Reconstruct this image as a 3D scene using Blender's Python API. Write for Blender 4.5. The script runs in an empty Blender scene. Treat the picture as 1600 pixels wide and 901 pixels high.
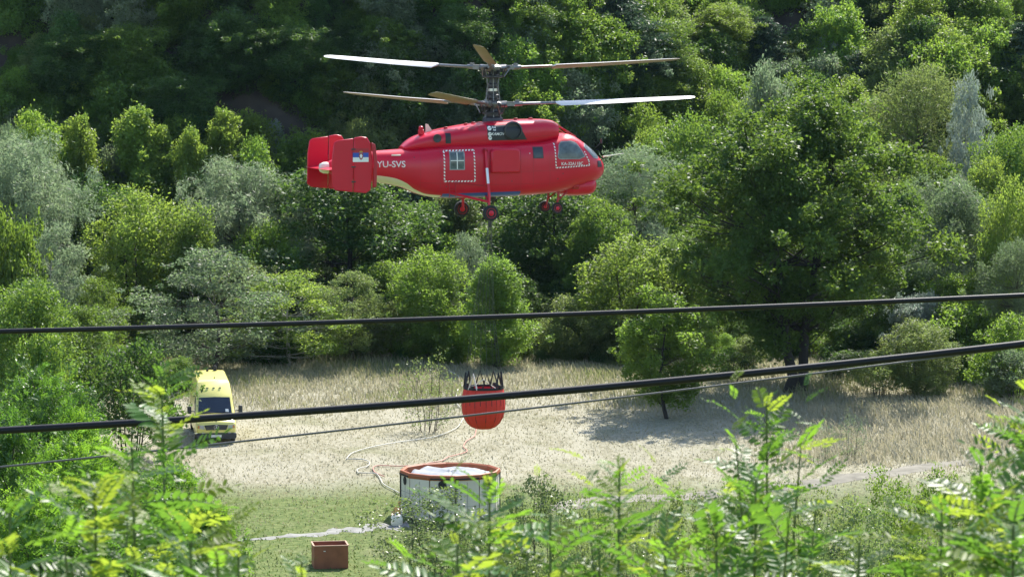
import bpy, math, random
import numpy as np
from mathutils import Vector, Matrix
S = bpy.context.scene
COL = S.collection
R_ = math.radians
# ------------------------------------------------------------------ camera, sky, sun, exposure
FPX, CZ, PITCH = 4500.0, 20.0, R_(4.34)
cam = bpy.data.objects.new('camera', bpy.data.cameras.new('camera'))
COL.objects.link(cam)
cam.location = (0, 0, CZ)
cam.rotation_euler = (math.pi / 2 - PITCH, 0, 0)
cam.data.sensor_width = 36
cam.data.lens = FPX / 1600 * 36
cam.data.clip_start, cam.data.clip_end = 0.1, 3000
cam.data.dof.use_dof = True
cam.data.dof.focus_distance = 112
cam.data.dof.aperture_fstop = 15
S.camera = cam
SUN_EL, SUN_AZ = R_(50), R_(24)          # azimuth measured from +Y (straight ahead) towards +X
world = bpy.data.worlds.new('World'); S.world = world
world.use_nodes = True
wn = world.node_tree.nodes
sky = wn.new('ShaderNodeTexSky'); sky.sky_type = 'NISHITA'; sky.sun_disc = False
sky.sun_elevation = SUN_EL; sky.sun_rotation = SUN_AZ
world.node_tree.links.new(sky.outputs[0], wn['Background'].inputs[0])
wn['Background'].inputs[1].default_value = 0.15
sl = bpy.data.lights.new('sun', 'SUN'); sl.energy = 4.6; sl.angle = R_(0.53); sl.color = (1, 0.955, 0.87)
sun = bpy.data.objects.new('sun', sl); COL.objects.link(sun)
sd = Vector((math.sin(SUN_AZ) * math.cos(SUN_EL), math.cos(SUN_AZ) * math.cos(SUN_EL), math.sin(SUN_EL)))
sun.rotation_euler = sd.to_track_quat('Z', 'Y').to_euler()
S.view_settings.view_transform = 'Standard'; S.view_settings.look = 'None'
S.view_settings.exposure = 1.12; S.view_settings.gamma = 1
S.cycles.max_bounces = 7; S.cycles.diffuse_bounces = 3; S.cycles.glossy_bounces = 3
S.cycles.transmission_bounces = 5; S.cycles.transparent_max_bounces = 6
S.cycles.sample_clamp_indirect = 6
S.cycles.caustics_reflective = False; S.cycles.caustics_refractive = False

# ------------------------------------------------------------------ geometry helpers
rng = np.random.default_rng(7)
CP, SP = math.cos(PITCH), math.sin(PITCH)
def ray(u, v):
    a, b = (u - 800) / FPX, (450.5 - v) / FPX
    return (a, CP + b * SP, -SP + b * CP)
def P(u, v, y):
    d = ray(u, v); k = y / d[1]
    return Vector((d[0] * k, y, CZ + d[2] * k))
GY = [-60, 1.5, 5, 12, 25, 45, 70, 95, 107, 118, 137, 152, 166, 190]
GZ = [18.3, 18.2, 16.2, 12.3, 7.6, 3.6, 1.6, 1.0, 1.15, 1.5, 2.4, 3.1, 3.75, 5.0]
_gy = np.linspace(-60, 190, 1001); _gz = np.interp(_gy, GY, GZ)
_k = np.hanning(33); _k /= _k.sum()
_gz = np.convolve(np.pad(_gz, 16, mode='edge'), _k, 'valid')
def wob(x, y):
    return (0.10 * np.sin(x * .31 + y * .17) + 0.07 * np.sin(x * .13 - y * .41 + 1) + 0.045 * np.sin(x * .9 + 2) * np.sin(y * .7))
def hgt(x, y):
    x = np.asarray(x, float); y = np.asarray(y, float)
    return np.interp(y, _gy, _gz) + wob(x, y) * np.clip((y - 20) / 60, 0, 1)
def sstep(a, b, t):
    t = np.clip((t - a) / (b - a), 0, 1); return t * t * (3 - 2 * t)
def hill(x, y):
    x = np.asarray(x, float); y = np.asarray(y, float)
    w = sstep(-7, 13, x + 4 * np.sin(y * .06))
    yb = 183 + 3 * np.sin(x * .09) - 3 * w
    tl, tr = math.tan(R_(57)), math.tan(R_(33))
    d = np.maximum(y - yb, 0)
    def two(tan, knee, after):
        a_, b_ = d * tan, knee + d * after
        return -3.0 * np.log(np.exp(-a_ / 3.0) + np.exp(-b_ / 3.0)) + 3.0 * math.log(1 + math.exp(-knee / 3.0))
    zl = two(tl, 25, .40); zr = two(tr, 70, .3)
    z = zl * (1 - w) + zr * w
    n = 1.2 * np.sin(x * .33 + 1) * np.sin(y * .27) + .8 * np.sin(x * .71 + y * .5) + .4 * np.sin(x * 1.3 - y * 1.1)
    return 4.3 + np.where(y > yb, z, (y - yb) * .2) + n * np.clip(d / 12, 0, 1)
def gpt(u, v, f=None):
    """where the line of sight through a photo point meets the ground"""
    f = f or hgt
    d = ray(u, v); lo, hi = 90., 420.
    for q in np.arange(96, 420, .5):
        k = q / d[1]
        if float(f(d[0] * k, q)) > CZ + d[2] * k:
            hi = q; lo = q - .5; break
    for _ in range(20):
        m = (lo + hi) / 2; k = m / d[1]
        if float(f(d[0] * k, m)) > CZ + d[2] * k: hi = m
        else: lo = m
    k = hi / d[1]
    return Vector((d[0] * k, hi, float(f(d[0] * k, hi))))

def link(o): COL.objects.link(o); return o
def mesh_np(name, V, F, mat=None, tone=None, smooth=False):
    """V (n,3) floats, F (m,k) ints -> mesh"""
    me = bpy.data.meshes.new(name)
    V = np.ascontiguousarray(V, np.float32); F = np.ascontiguousarray(F, np.int32)
    m, k = F.shape
    me.vertices.add(len(V)); me.vertices.foreach_set('co', V.ravel())
    me.loops.add(m * k); me.loops.foreach_set('vertex_index', F.ravel())
    me.polygons.add(m)
    me.polygons.foreach_set('loop_start', np.arange(0, m * k, k, dtype=np.int32))
    if smooth: me.polygons.foreach_set('use_smooth', np.ones(m, bool))
    me.update(calc_edges=True)
    if tone is not None:
        a = me.attributes.new('tone', 'FLOAT', 'FACE'); a.data.foreach_set('value', np.ascontiguousarray(tone, np.float32))
    if mat: me.materials.append(mat)
    return me
class MB:
    def __init__(s): s.v = []; s.f = []
    def add(s, vs, fs):
        n = len(s.v); s.v.extend([tuple(map(float, p)) for p in vs]); s.f.extend([tuple(i + n for i in f) for f in fs]); return s
    def tube(s, pts, rad, k=6, cap=True):
        pts = [Vector(p) for p in pts]
        if not hasattr(rad, '__len__'): rad = [rad] * len(pts)
        n0 = len(s.v); up = None
        for i, p in enumerate(pts):
            t = (pts[min(i + 1, len(pts) - 1)] - pts[max(i - 1, 0)])
            if t.length < 1e-9: t = Vector((0, 0, 1))
            t.normalize()
            if up is None: up = t.orthogonal().normalized()
            up = (up - t * up.dot(t))
            up = up.normalized() if up.length > 1e-6 else t.orthogonal().normalized()
            w = t.cross(up)
            for j in range(k):
                a = 2 * math.pi * j / k
                s.v.append(tuple(p + (up * math.cos(a) + w * math.sin(a)) * rad[i]))
        for i in range(len(pts) - 1):
            for j in range(k):
                a, b = n0 + i * k + j, n0 + i * k + (j + 1) % k
                s.f.append((a, b, b + k, a + k))
        if cap:
            s.f.append(tuple(n0 + j for j in range(k))[::-1]); e = n0 + (len(pts) - 1) * k
            s.f.append(tuple(e + j for j in range(k)))
        return s
    def box(s, c, d, M=None):
        x, y, z = [q / 2 for q in d]; c = Vector(c)
        vs = [Vector((sx * x, sy * y, sz * z)) for sz in (-1, 1) for sx, sy in ((-1, -1), (1, -1), (1, 1), (-1, 1))]
        if M: vs = [M @ p for p in vs]
        return s.add([p + c for p in vs], [(3, 2, 1, 0), (4, 5, 6, 7), (0, 1, 5, 4), (1, 2, 6, 5), (2, 3, 7, 6), (3, 0, 4, 7)])
    def lathe(s, prof, k=24, axis='z', c=(0, 0, 0), cap=True):
        n0 = len(s.v); c = Vector(c)
        for r, h in prof:
            for j in range(k):
                a = 2 * math.pi * j / k
                p = (r * math.cos(a), r * math.sin(a), h)
                if axis == 'y': p = (p[0], h, p[1])
                if axis == 'x': p = (h, p[0], p[1])
                s.v.append(tuple(c + Vector(p)))
        for i in range(len(prof) - 1):
            for j in range(k):
                a, b = n0 + i * k + j, n0 + i * k + (j + 1) % k
                s.f.append((a, b, b + k, a + k))
        if cap:
            s.f.append(tuple(n0 + j for j in range(k))[::-1]); e = n0 + (len(prof) - 1) * k
            s.f.append(tuple(e + j for j in range(k)))
        return s
    def prism(s, poly, axis, a, b):
        """poly of 2-D points extruded along axis from a to b"""
        def q(p, h): return {'x': (h, p[0], p[1]), 'y': (p[0], h, p[1]), 'z': (p[0], p[1], h)}[axis]
        n = len(poly)
        vs = [q(p, a) for p in poly] + [q(p, b) for p in poly]
        return s.add(vs, [tuple(range(n)), tuple(range(2 * n - 1, n - 1, -1))] + [(i, i + n, (i + 1) % n + n, (i + 1) % n) for i in range(n)])
    def mesh(s, name, mat, smooth=False, angle=None):
        me = bpy.data.meshes.new(name); me.from_pydata(s.v, [], s.f); me.update()
        import bmesh
        bm = bmesh.new(); bm.from_mesh(me); bmesh.ops.recalc_face_normals(bm, faces=bm.faces); bm.to_mesh(me); bm.free()
        if mat: me.materials.append(mat)
        if smooth:
            me.polygons.foreach_set('use_smooth', np.ones(len(me.polygons), bool))
            me.set_sharp_from_angle(angle=R_(angle or 40))
        return me
    def build(s, name, mat, parent=None, smooth=False, angle=None, bevel=0):
        o = link(bpy.data.objects.new(name, s.mesh(name, mat, smooth, angle)))
        if parent: o.parent = parent
        if bevel:
            m = o.modifiers.new('b', 'BEVEL'); m.width = bevel; m.segments = 2; m.limit_method = 'ANGLE'; m.angle_limit = R_(35)
            o.data.polygons.foreach_set('use_smooth', np.ones(len(o.data.polygons), bool)); o.data.set_sharp_from_angle(angle=R_(50))
        return o
def tag(o, label=None, cat=None, group=None, kind=None):
    if label: o['label'] = label
    if cat: o['category'] = cat
    if group: o['group'] = group
    if kind: o['kind'] = kind
    return o
def empty(name, loc, rz=0):
    o = link(bpy.data.objects.new(name, None)); o.location = loc; o.rotation_euler = (0, 0, rz); o.empty_display_size = .3; return o

# ------------------------------------------------------------------ materials
def nodes(name):
    m = bpy.data.materials.new(name); m.use_nodes = True
    return m, m.node_tree.nodes, m.node_tree.links
def mat(name, col, rough=.5, metal=0, bump=0, var=.12, scale=3., coat=0, spec=.5):
    m, n, l = nodes(name); b = n['Principled BSDF']
    b.inputs['Roughness'].default_value = rough; b.inputs['Metallic'].default_value = metal
    b.inputs['Coat Weight'].default_value = coat; b.inputs['Coat Roughness'].default_value = .12
    b.inputs['Specular IOR Level'].default_value = spec
    tc = n.new('ShaderNodeTexCoord'); nz = n.new('ShaderNodeTexNoise'); nz.inputs['Scale'].default_value = scale; nz.inputs['Detail'].default_value = 6
    l.new(tc.outputs['Object'], nz.inputs['Vector'])
    r = n.new('ShaderNodeMix'); r.data_type = 'RGBA'
    l.new(nz.outputs['Fac'], r.inputs['Factor'])
    r.inputs['A'].default_value = [c * (1 - var * 1.6) for c in col] + [1]
    r.inputs['B'].default_value = [min(1, c * (1 + var * 1.2)) for c in col] + [1]
    l.new(r.outputs['Result'], b.inputs['Base Color'])
    if bump:
        bp = n.new('ShaderNodeBump'); bp.inputs['Strength'].default_value = bump; bp.inputs['Distance'].default_value = .02
        l.new(nz.outputs['Fac'], bp.inputs['Height']); l.new(bp.outputs[0], b.inputs['Normal'])
    return m
def leafmat(name, c0, c1, tr, gloss=.5, tmix=.45, spec=.3):
    m, n, l = nodes(name); b = n['Principled BSDF']; out = n['Material Output']
    b.inputs['Roughness'].default_value = gloss; b.inputs['Specular IOR Level'].default_value = spec
    at = n.new('ShaderNodeAttribute'); at.attribute_name = 'tone'
    oi = n.new('ShaderNodeObjectInfo')
    mx = n.new('ShaderNodeMix'); mx.data_type = 'RGBA'
    mx.inputs['A'].default_value = list(c0) + [1]; mx.inputs['B'].default_value = list(c1) + [1]
    l.new(at.outputs['Fac'], mx.inputs['Factor'])
    mr = n.new('ShaderNodeMapRange'); mr.inputs['To Min'].default_value = .6; mr.inputs['To Max'].default_value = 1.4
    l.new(oi.outputs['Random'], mr.inputs['Value'])
    hs = n.new('ShaderNodeHueSaturation'); l.new(mr.outputs[0], hs.inputs['Value']); l.new(mx.outputs['Result'], hs.inputs['Color'])
    h2 = n.new('ShaderNodeMapRange'); h2.inputs['To Min'].default_value = .485; h2.inputs['To Max'].default_value = .515
    l.new(oi.outputs['Random'], h2.inputs['Value']); l.new(h2.outputs[0], hs.inputs['Hue'])
    l.new(hs.outputs[0], b.inputs['Base Color'])
    t = n.new('ShaderNodeBsdfTranslucent')
    mt = n.new('ShaderNodeMix'); mt.data_type = 'RGBA'; mt.inputs['B'].default_value = list(tr) + [1]
    mt.inputs['A'].default_value = [tr[0] * .55, tr[1] * .7, tr[2] * .8, 1]
    l.new(at.outputs['Fac'], mt.inputs['Factor']); l.new(mt.outputs['Result'], t.inputs['Color'])
    ms = n.new('ShaderNodeMixShader'); ms.inputs[0].default_value = tmix
    l.new(b.outputs[0], ms.inputs[1]); l.new(t.outputs[0], ms.inputs[2]); l.new(ms.outputs[0], out.inputs['Surface'])
    return m
LM = {
 'oak':    leafmat('leaf_oak',    (.030, .066, .014), (.058, .098, .022), (.24, .35, .04), .5, .42, .22),
 'deep':   leafmat('leaf_deep',   (.033, .074, .020), (.058, .108, .028), (.17, .28, .04)),
 'mid':    leafmat('leaf_mid',    (.050, .100, .018), (.085, .145, .028), (.31, .44, .05)),
 'lime':   leafmat('leaf_lime',   (.066, .130, .022), (.110, .180, .032), (.42, .60, .07)),
 'yellow': leafmat('leaf_yellow', (.078, .135, .022), (.128, .175, .034), (.46, .60, .08)),
 'olive':  leafmat('leaf_olive',  (.074, .105, .034), (.120, .145, .050), (.38, .46, .11)),
 'grey':   leafmat('leaf_grey',   (.090, .120, .068), (.150, .175, .105), (.30, .40, .16)),
 'silver': leafmat('leaf_silver', (.140, .172, .088), (.235, .262, .155), (.36, .46, .22)),
 'white':  leafmat('leaf_white',  (.240, .270, .220), (.360, .380, .330), (.36, .42, .30)),
 'pine':   leafmat('leaf_pine',   (.032, .066, .042), (.060, .095, .058), (.12, .20, .09), .5, .3),
 'glint':  leafmat('leaf_glint',  (.066, .098, .036), (.130, .155, .075), (.32, .42, .10), .36, .42, .45),
 'fore':   leafmat('leaf_fore',   (.040, .100, .016), (.070, .145, .026), (.20, .37, .035), .42, .48, .5),
 'foreyellow': leafmat('leaf_foreyellow', (.100, .155, .016), (.150, .195, .022), (.48, .58, .05), .5, .5, .3),
 'forelime': leafmat('leaf_forelime', (.050, .125, .018), (.090, .170, .028), (.32, .54, .04), .5, .52, .3),
}
BARK = mat('bark', (.060, .048, .038), .9, bump=.6, var=.35, scale=9)
BARKD = mat('bark_dark', (.030, .026, .022), .9, bump=.6, var=.35, scale=9)
BARKP = mat('bark_pale', (.36, .34, .29), .8, bump=.4, var=.3, scale=7)
STEM = mat('green_stem', (.10, .14, .03), .6, var=.3, scale=20)

# ground: dry hay, greener in the lower left, olive near the trees
def ground_mat():
    m, n, l = nodes('dry_meadow'); b = n['Principled BSDF']; b.inputs['Roughness'].default_value = .95; b.inputs['Specular IOR Level'].default_value = .15
    g = n.new('ShaderNodeNewGeometry'); sx = n.new('ShaderNodeSeparateXYZ'); l.new(g.outputs['Position'], sx.inputs[0])
    def noise(sc, det=6, stretch=None, rough=.6):
        z = n.new('ShaderNodeTexNoise'); z.inputs['Scale'].default_value = sc; z.inputs['Detail'].default_value = det; z.inputs['Roughness'].default_value = rough
        if stretch:
            mp = n.new('ShaderNodeMapping'); mp.inputs['Scale'].default_value = stretch[:3]; mp.inputs['Rotation'].default_value = (0, 0, stretch[3]); l.new(g.outputs['Position'], mp.inputs[0]); l.new(mp.outputs[0], z.inputs['Vector'])
        else: l.new(g.outputs['Position'], z.inputs['Vector'])
        return z.outputs['Fac']
    def mix(f, a, c):
        x = n.new('ShaderNodeMix'); x.data_type = 'RGBA'
        for k, q in (('Factor', f), ('A', a), ('B', c)):
            if hasattr(q, 'links') or hasattr(q, 'is_linked'): l.new(q, x.inputs[k])
            elif k == 'Factor': x.inputs[k].default_value = q
            else: x.inputs[k].default_value = list(q) + [1]
        return x.outputs['Result']
    def rmp(v, a, c, clamp=True):
        x = n.new('ShaderNodeMapRange'); x.inputs['From Min'].default_value = a; x.inputs['From Max'].default_value = c; l.new(v, x.inputs['Value']); return x.outputs[0]
    def math_(op, a, c):
        x = n.new('ShaderNodeMath'); x.operation = op; x.use_clamp = (op == 'MULTIPLY')
        for i, q in enumerate((a, c)):
            if hasattr(q, 'is_linked'): l.new(q, x.inputs[i])
            else: x.inputs[i].default_value = q
        return x.outputs[0]
    straw = mix(rmp(noise(7, 8, (1, .35, 1, .4)), .35, .68), (.190, .176, .112), (.355, .332, .240))
    straw = mix(rmp(noise(.5, 4, (1, .45, 1, .2)), .42, .7), straw, (.35, .330, .25))
    olive = mix(rmp(noise(5, 6), .35, .65), (.11, .125, .055), (.26, .25, .14))
    green = mix(rmp(noise(4, 6), .35, .65), (.065, .105, .024), (.16, .19, .065))
    big = noise(.11, 4)
    # greener: low y and left
    gy = rmp(math_('ADD', sx.outputs['Y'], math_('MULTIPLY', big, 1.0)), 131, 119)
    gy = math_('ADD', gy, math_('SUBTRACT', math_('MULTIPLY', big, 1.0), .5))
    gm = rmp(gy, .25, .75)
    far = rmp(math_('ADD', sx.outputs['Y'], math_('MULTIPLY', big, 1.0)), 150, 172)
    c = mix(gm, straw, green); c = mix(far, c, olive)
    pat = rmp(noise(.35, 5), .56, .66)
    c = mix(math_('MULTIPLY', pat, .5), c, olive)
    l.new(c, b.inputs['Base Color'])
    bp = n.new('ShaderNodeBump'); bp.inputs['Strength'].default_value = .9; bp.inputs['Distance'].default_value = .12
    l.new(noise(5, 8, (1, .5, 1, .3), .7), bp.inputs['Height']); l.new(bp.outputs[0], b.inputs['Normal'])
    return m
HILLM = mat('hill_earth', (.052, .041, .031), .95, bump=.8, var=.5, scale=1.2)
def grid_sheet(name, xs, ys, f, m):
    X, Y = np.meshgrid(xs, ys); Z = f(X, Y)
    V = np.stack([X, Y, Z], -1).reshape(-1, 3); nx, ny = len(xs), len(ys)
    i = np.arange(nx - 1)[None, :] + nx * np.arange(ny - 1)[:, None]; i = i.ravel()
    F = np.stack([i, i + 1, i + nx + 1, i + nx], -1)
    return link(bpy.data.objects.new(name, mesh_np(name, V, F, m, smooth=True)))
xs = np.concatenate([np.arange(-300, -60, 12), np.arange(-60, 60, 1.0), np.arange(60, 301, 12)])
g = grid_sheet('ground', xs, np.concatenate([np.arange(-60, 0, 6), np.arange(0, 191, 1.0)]), hgt, ground_mat())
tag(g, 'pale dry meadow of mown hay between the road bank and the trees', kind='structure')
hx = np.concatenate([np.arange(-400, -80, 16), np.arange(-80, 90, 1.5), np.arange(90, 420, 16)])
g = grid_sheet('hillside', hx, np.concatenate([np.arange(176, 300, 1.5), np.arange(300, 900, 20)]), hill, HILLM)
tag(g, 'steep brown wooded hillside, shaded on its left half', kind='structure')

# dirt track across the meadow
def ribbon(name, pts, w, m, lift=.03, seed=1, edge=.2):
    r = np.random.default_rng(seed); pts = [Vector(p) for p in pts]; fine = []
    for i in range(len(pts) - 1):
        for t in np.linspace(0, 1, 14, endpoint=False): fine.append(pts[i].lerp(pts[i + 1], t))
    fine.append(pts[-1]); V = []; F = []; K = 7
    for i, p in enumerate(fine):
        t = (fine[min(i + 2, len(fine) - 1)] - fine[max(i - 2, 0)]); t.z = 0; t.normalize(); nrm = Vector((-t.y, t.x, 0))
        ww = w[0] + (w[1] - w[0]) * i / len(fine)
        if i in (0, len(fine) - 1): ww *= .15
        e0, e1 = [1 + edge * (.6 * math.sin(i * .37 + f_) + .4 * math.sin(i * .83 + 2 * f_) + .15 * r.normal()) for f_ in (1.3, 4.1)]
        for j in range(K):
            s = -1 + 2 * j / (K - 1); q = p + nrm * (s * ww / 2 * (e0 if s < 0 else e1))
            V.append((q.x, q.y, float(hgt(q.x, q.y)) + lift * (1 - abs(s) ** 3 * .8)))
    for i in range(len(fine) - 1):
        for j in range(K - 1): a = i * K + j; F.append((a, a + 1, a + K + 1, a + K))
    return link(bpy.data.objects.new(name, mesh_np(name, np.array(V), np.array(F), m, smooth=True)))
DIRT = mat('track_dirt', (.23, .215, .175), .95, bump=.8, var=.4, scale=1.6, spec=.1)
SILT = mat('wet_silt', (.27, .268, .245), .9, bump=.6, var=.4, scale=2.5, spec=.1)
TRACK = [gpt(*q) for q in ((1760, 690), (1600, 706), (1500, 723), (1400, 737), (1290, 752), (1180, 764), (1000, 778), (840, 792))]
SILTP = [gpt(*q) for q in ((640, 820), (600, 822), (560, 826), (500, 833), (440, 838), (370, 845))]
tag(ribbon('dirt_track', TRACK, (1.3, 1.6), DIRT), 'pale dirt track curving across the right of the meadow', kind='structure')
tag(ribbon('wet_path', SILTP, (1.3, .2), SILT, edge=.8, seed=4), 'whitish wet silt strip running left from the tank foot', kind='structure')

# ------------------------------------------------------------------ leaves and trees
def unit(a): return a / np.maximum(np.linalg.norm(a, axis=-1, keepdims=True), 1e-9)
def leaf_quads(C, A, N, L, W):
    """leaves centred at C growing along A with normal near N"""
    A = unit(A); B = unit(np.cross(A, N)); Nn = np.cross(B, A)
    L = L[:, None]; W = W[:, None]
    v0 = C - A * L * .5; v2 = C + A * L * .5
    v1 = C + B * W * .5 + Nn * W * .18 - A * L * .06; v3 = C - B * W * .5 + Nn * W * .18 - A * L * .06
    V = np.stack([v0, v1, v2, v3], 1).reshape(-1, 3)
    return V, np.arange(len(V)).reshape(-1, 4)
def leaf_mesh(name, C, A, N, L, W, m=None, r=rng, tone=None):
    V, F = leaf_quads(C, A, N, L, W)
    return mesh_np(name, V, F, m, tone if tone is not None else r.random(len(F)))
def clump_leaves(cent, rad, per, r, flat=.75, plume=1.0, leaf=(.2, .1), droop=-.1, upn=.7, shell=.45):
    """cent (n,3), rad (n,) -> leaf arrays"""
    cs = []; outs = []
    for c, q, k in zip(cent, rad, per):
        d = unit(r.normal(size=(k, 3))); rr = (shell + (1 - shell) * r.random(k) ** .6)[:, None]
        lump = 1 + .28 * np.sin(d[:, :1] * 5 + c[0]) * np.sin(d[:, 1:2] * 5 + c[1] * 3)
        o = d * rr * q * lump; o[:, 2] *= flat * plume
        cs.append(c + o); outs.append(d)
    C = np.concatenate(cs); O = np.concatenate(outs); n = len(C)
    A = unit(O * .7 + r.normal(size=(n, 3)) * .7 + np.array([0, 0, droop]))
    N = unit(r.normal(size=(n, 3)) * .75 + np.array([0, 0, upn]) + O * .3)
    L = leaf[0] * (.6 + .8 * r.random(n)); W = leaf[1] * (.6 + .8 * r.random(n))
    return C, A, N, L, W
def limb(mb, a, b, r0, r1, r, n=5, k=5, bow=.12):
    a = np.array(a, float); b = np.array(b, float); d = np.linalg.norm(b - a)
    pts = []
    off = r.normal(size=3) * d * bow * .5; off[2] = abs(off[2]) * .3
    for i in range(n):
        t = i / (n - 1); p = a + (b - a) * t + off * math.sin(math.pi * t) + (r.normal(size=3) * d * (.018 if n < 9 else .007) if 0 < i < n - 1 else 0)
        p[2] -= d * .10 * math.sin(math.pi * t)
        pts.append(p)
    mb.tube(pts, list(np.linspace(r0, r1, n)), k, False)
    return pts
ENV = {'round': lambda t: np.sin(np.pi * np.clip(t, 0, 1) ** .85 * .93 + .12) ** .75,
       'flame': lambda t: (np.clip(t * 4, 0, 1)) ** .6 * (1 - t) ** .65 * 1.05 + .04,
       'dome': lambda t: np.sqrt(np.clip(1 - t * t, 0, 1)) * .95 + .05,
       'vase': lambda t: (.35 + .65 * np.sqrt(t)) * np.sqrt(np.clip(1 - t ** 4, 0, 1)) + .02}
KIND = {}
def make_kind(key, seed, H, R, h0, ncl, nleaf, env='round', crad=.26, leaf=(.22, .12), flat=.75, plume=1., droop=-.1, stems=1, tr=.22, sparse=False, upn=.7, bark=None, shell=.45, inner=.45):
    if leaf[0] > .17: nleaf = int(nleaf * 1.6); leaf = (leaf[0] * .80, leaf[1] * .80)
    r = np.random.default_rng(seed); wood = MB()
    t = (np.arange(ncl) + r.random(ncl)) / ncl; az = np.arange(ncl) * 2.39996 + r.random(ncl) * .9
    lob = 1 + .22 * np.sin(az * 2 + seed) * np.sin(t * 7 + seed) + .16 * r.normal(size=ncl)
    rr = R * ENV[env](t) * (inner + (1 - inner) * r.random(ncl) ** .55) * np.clip(lob, .5, 1.35) * (1 - crad * .6)
    z = h0 + (H - h0) * (t * (1 - crad * .35)) + r.normal(size=ncl) * .03 * H
    cent = np.stack([rr * np.cos(az), rr * np.sin(az), z], -1)
    cr = R * crad * (.55 + .8 * r.random(ncl))
    ke = int(ncl * .9); te = r.random(ke) * .9; ae = r.random(ke) * 6.28
    re_ = R * ENV[env](te) * (.88 + .46 * r.random(ke) ** 2)
    ce = np.stack([re_ * np.cos(ae), re_ * np.sin(ae), h0 + (H - h0) * (te * .98 + .03 * r.random(ke))], -1)
    cent = np.concatenate([cent, ce]); cr = np.concatenate([cr, R * crad * (.22 + .25 * r.random(ke))])
    w = cr ** 2; cent = cent; cent += r.normal(size=cent.shape) * np.array([.085, .085, .03]) * R; per = np.maximum((nleaf * w / w.sum()).astype(int), 6)
    C, A, N, L, W = clump_leaves(cent, cr, per, r, flat, plume, leaf, droop, upn, shell)
    tone = np.clip(np.repeat(r.random(len(per)), per) * .5 + r.random(len(C)) * .5, 0, 1)
    # stray twigs of leaves breaking the outline
    k = len(C) // 14; i = r.integers(0, len(C), k); C[i] += r.normal(size=(k, 3)) * R * .08
    # wood
    tops = []
    for s in range(stems):
        a = s * 2.4 + seed; lean = (0 if stems == 1 else R * .34)
        base = np.array([math.cos(a), math.sin(a), 0]) * (0 if stems == 1 else R * .07)
        top = np.array([math.cos(a) * lean, math.sin(a) * lean, h0 + (H - h0) * .78])
        pts = limb(wood, base + np.array([0, 0, -.4]), top, tr * (1 if stems == 1 else .7), tr * .16, r, 9, 7, .06)
        tops.append(np.array(pts))
    allp = np.concatenate(tops)
    for c, q in zip(cent, cr):
        d = np.linalg.norm(allp - c, axis=1) + np.maximum(allp[:, 2] - c[2] + R * .15, 0) * 2.5
        a = allp[np.argmin(d)]; rad = tr * min(.26, .30 * q / (R * crad)) * (1 - .6 * a[2] / H)
        pts = limb(wood, a, c, rad, rad * .28, r, 5, 4, .2)
        for _ in range(3 if sparse else 1):
            e = c + unit(r.normal(size=3)) * q * .9
            limb(wood, pts[int(r.integers(2, 5))], e, rad * .3, rad * .12, r, 3, 3, .2)
    cm = leaf_mesh('crown', C, A, N, L, W, LM['mid'], r, tone)
    KIND[key] = (wood.mesh('trunk', bark or BARK, True, 60), cm, H, R)
def make_pine(key, seed, H, R, nwh):
    r = np.random.default_rng(seed); wood = MB(); Cs = []; As = []
    wood.tube([(0, 0, -.4), (.05, 0, H * .5), (0, .05, H)], [.2, .13, .03], 7)
    for i in range(nwh):
        t = i / nwh; z = H * (.12 + .86 * t); rad = R * (1 - t) ** .8 * (.75 + .5 * r.random()) + .25
        for b in range(5):
            a = b * 1.2566 + i * .8 + r.random() * .5; q = rad * (.7 + .5 * r.random())
            tip = np.array([math.cos(a) * q, math.sin(a) * q, z + q * .18])
            limb(wood, (0, 0, z - .1), tip, .035, .01, r, 4, 3, .08)
            n = int(50 + 95 * q); s = r.random(n) ** .6
            c = np.array([0, 0, z]) + (tip - np.array([0, 0, z])) * s[:, None] + r.normal(size=(n, 3)) * np.array([.22, .22, .13]) * (.6 + .35 * q)
            Cs.append(c); As.append(np.tile(tip / np.linalg.norm(tip) * .8 + np.array([0, 0, .3]), (n, 1)) + r.normal(size=(n, 3)) * .5)
    C = np.concatenate(Cs); A = unit(np.concatenate(As)); n = len(C)
    cm = leaf_mesh('crown', C, A, unit(r.normal(size=(n, 3)) + np.array([0, 0, .4])), .34 * (.6 + .8 * r.random(n)), .07 * (.7 + .6 * r.random(n)), LM['pine'], r)
    KIND[key] = (wood.mesh('trunk', BARK, True, 60), cm, H, R)
make_kind('oak', 3, 15.2, 6.2, 3.9, 170, 76000, 'round', .16, (.25, .14), .9, stems=2, tr=.40, bark=BARKD, shell=.2, inner=.2, upn=.6)
make_kind('small', 14, 6.5, 2.3, 1.3, 44, 12000, 'round', .25, (.20, .11), .85, tr=.11, bark=BARKD, upn=.8, inner=.3)
make_kind('spire', 24, 12, 2.7, 1.0, 54, 18000, 'flame', .3, (.24, .13), .85, 1.0, .1, tr=.17, upn=.8, inner=.2)
make_kind('broad', 11, 12, 4.4, 1.0, 58, 24000, 'round', .27, (.25, .14), .8, tr=.24, bark=BARKD, upn=1.1, inner=.35)
make_kind('broad2', 12, 12, 4.4, .8, 48, 22000, 'vase', .31, (.26, .15), .8, tr=.24, bark=BARKD, upn=1.1, inner=.35)
make_kind('broad3', 13, 12, 4.6, .8, 70, 24000, 'dome', .25, (.24, .14), .6, tr=.24, bark=BARKD, upn=1.0, inner=.3)
make_kind('plume', 21, 11, 3.2, .6, 66, 18000, 'flame', .27, (.24, .13), .8, 1.3, .2, tr=.17, upn=1.0, inner=.3)
make_kind('plume2', 22, 9, 3.6, .4, 70, 18000, 'vase', .23, (.22, .12), .8, 1.5, .25, stems=3, tr=.15, upn=.9, inner=.3)
make_kind('plume3', 23, 10, 3.5, .4, 60, 17000, 'round', .25, (.23, .12), .8, 1.35, .2, stems=2, tr=.15, upn=1.0, inner=.25)
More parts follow.
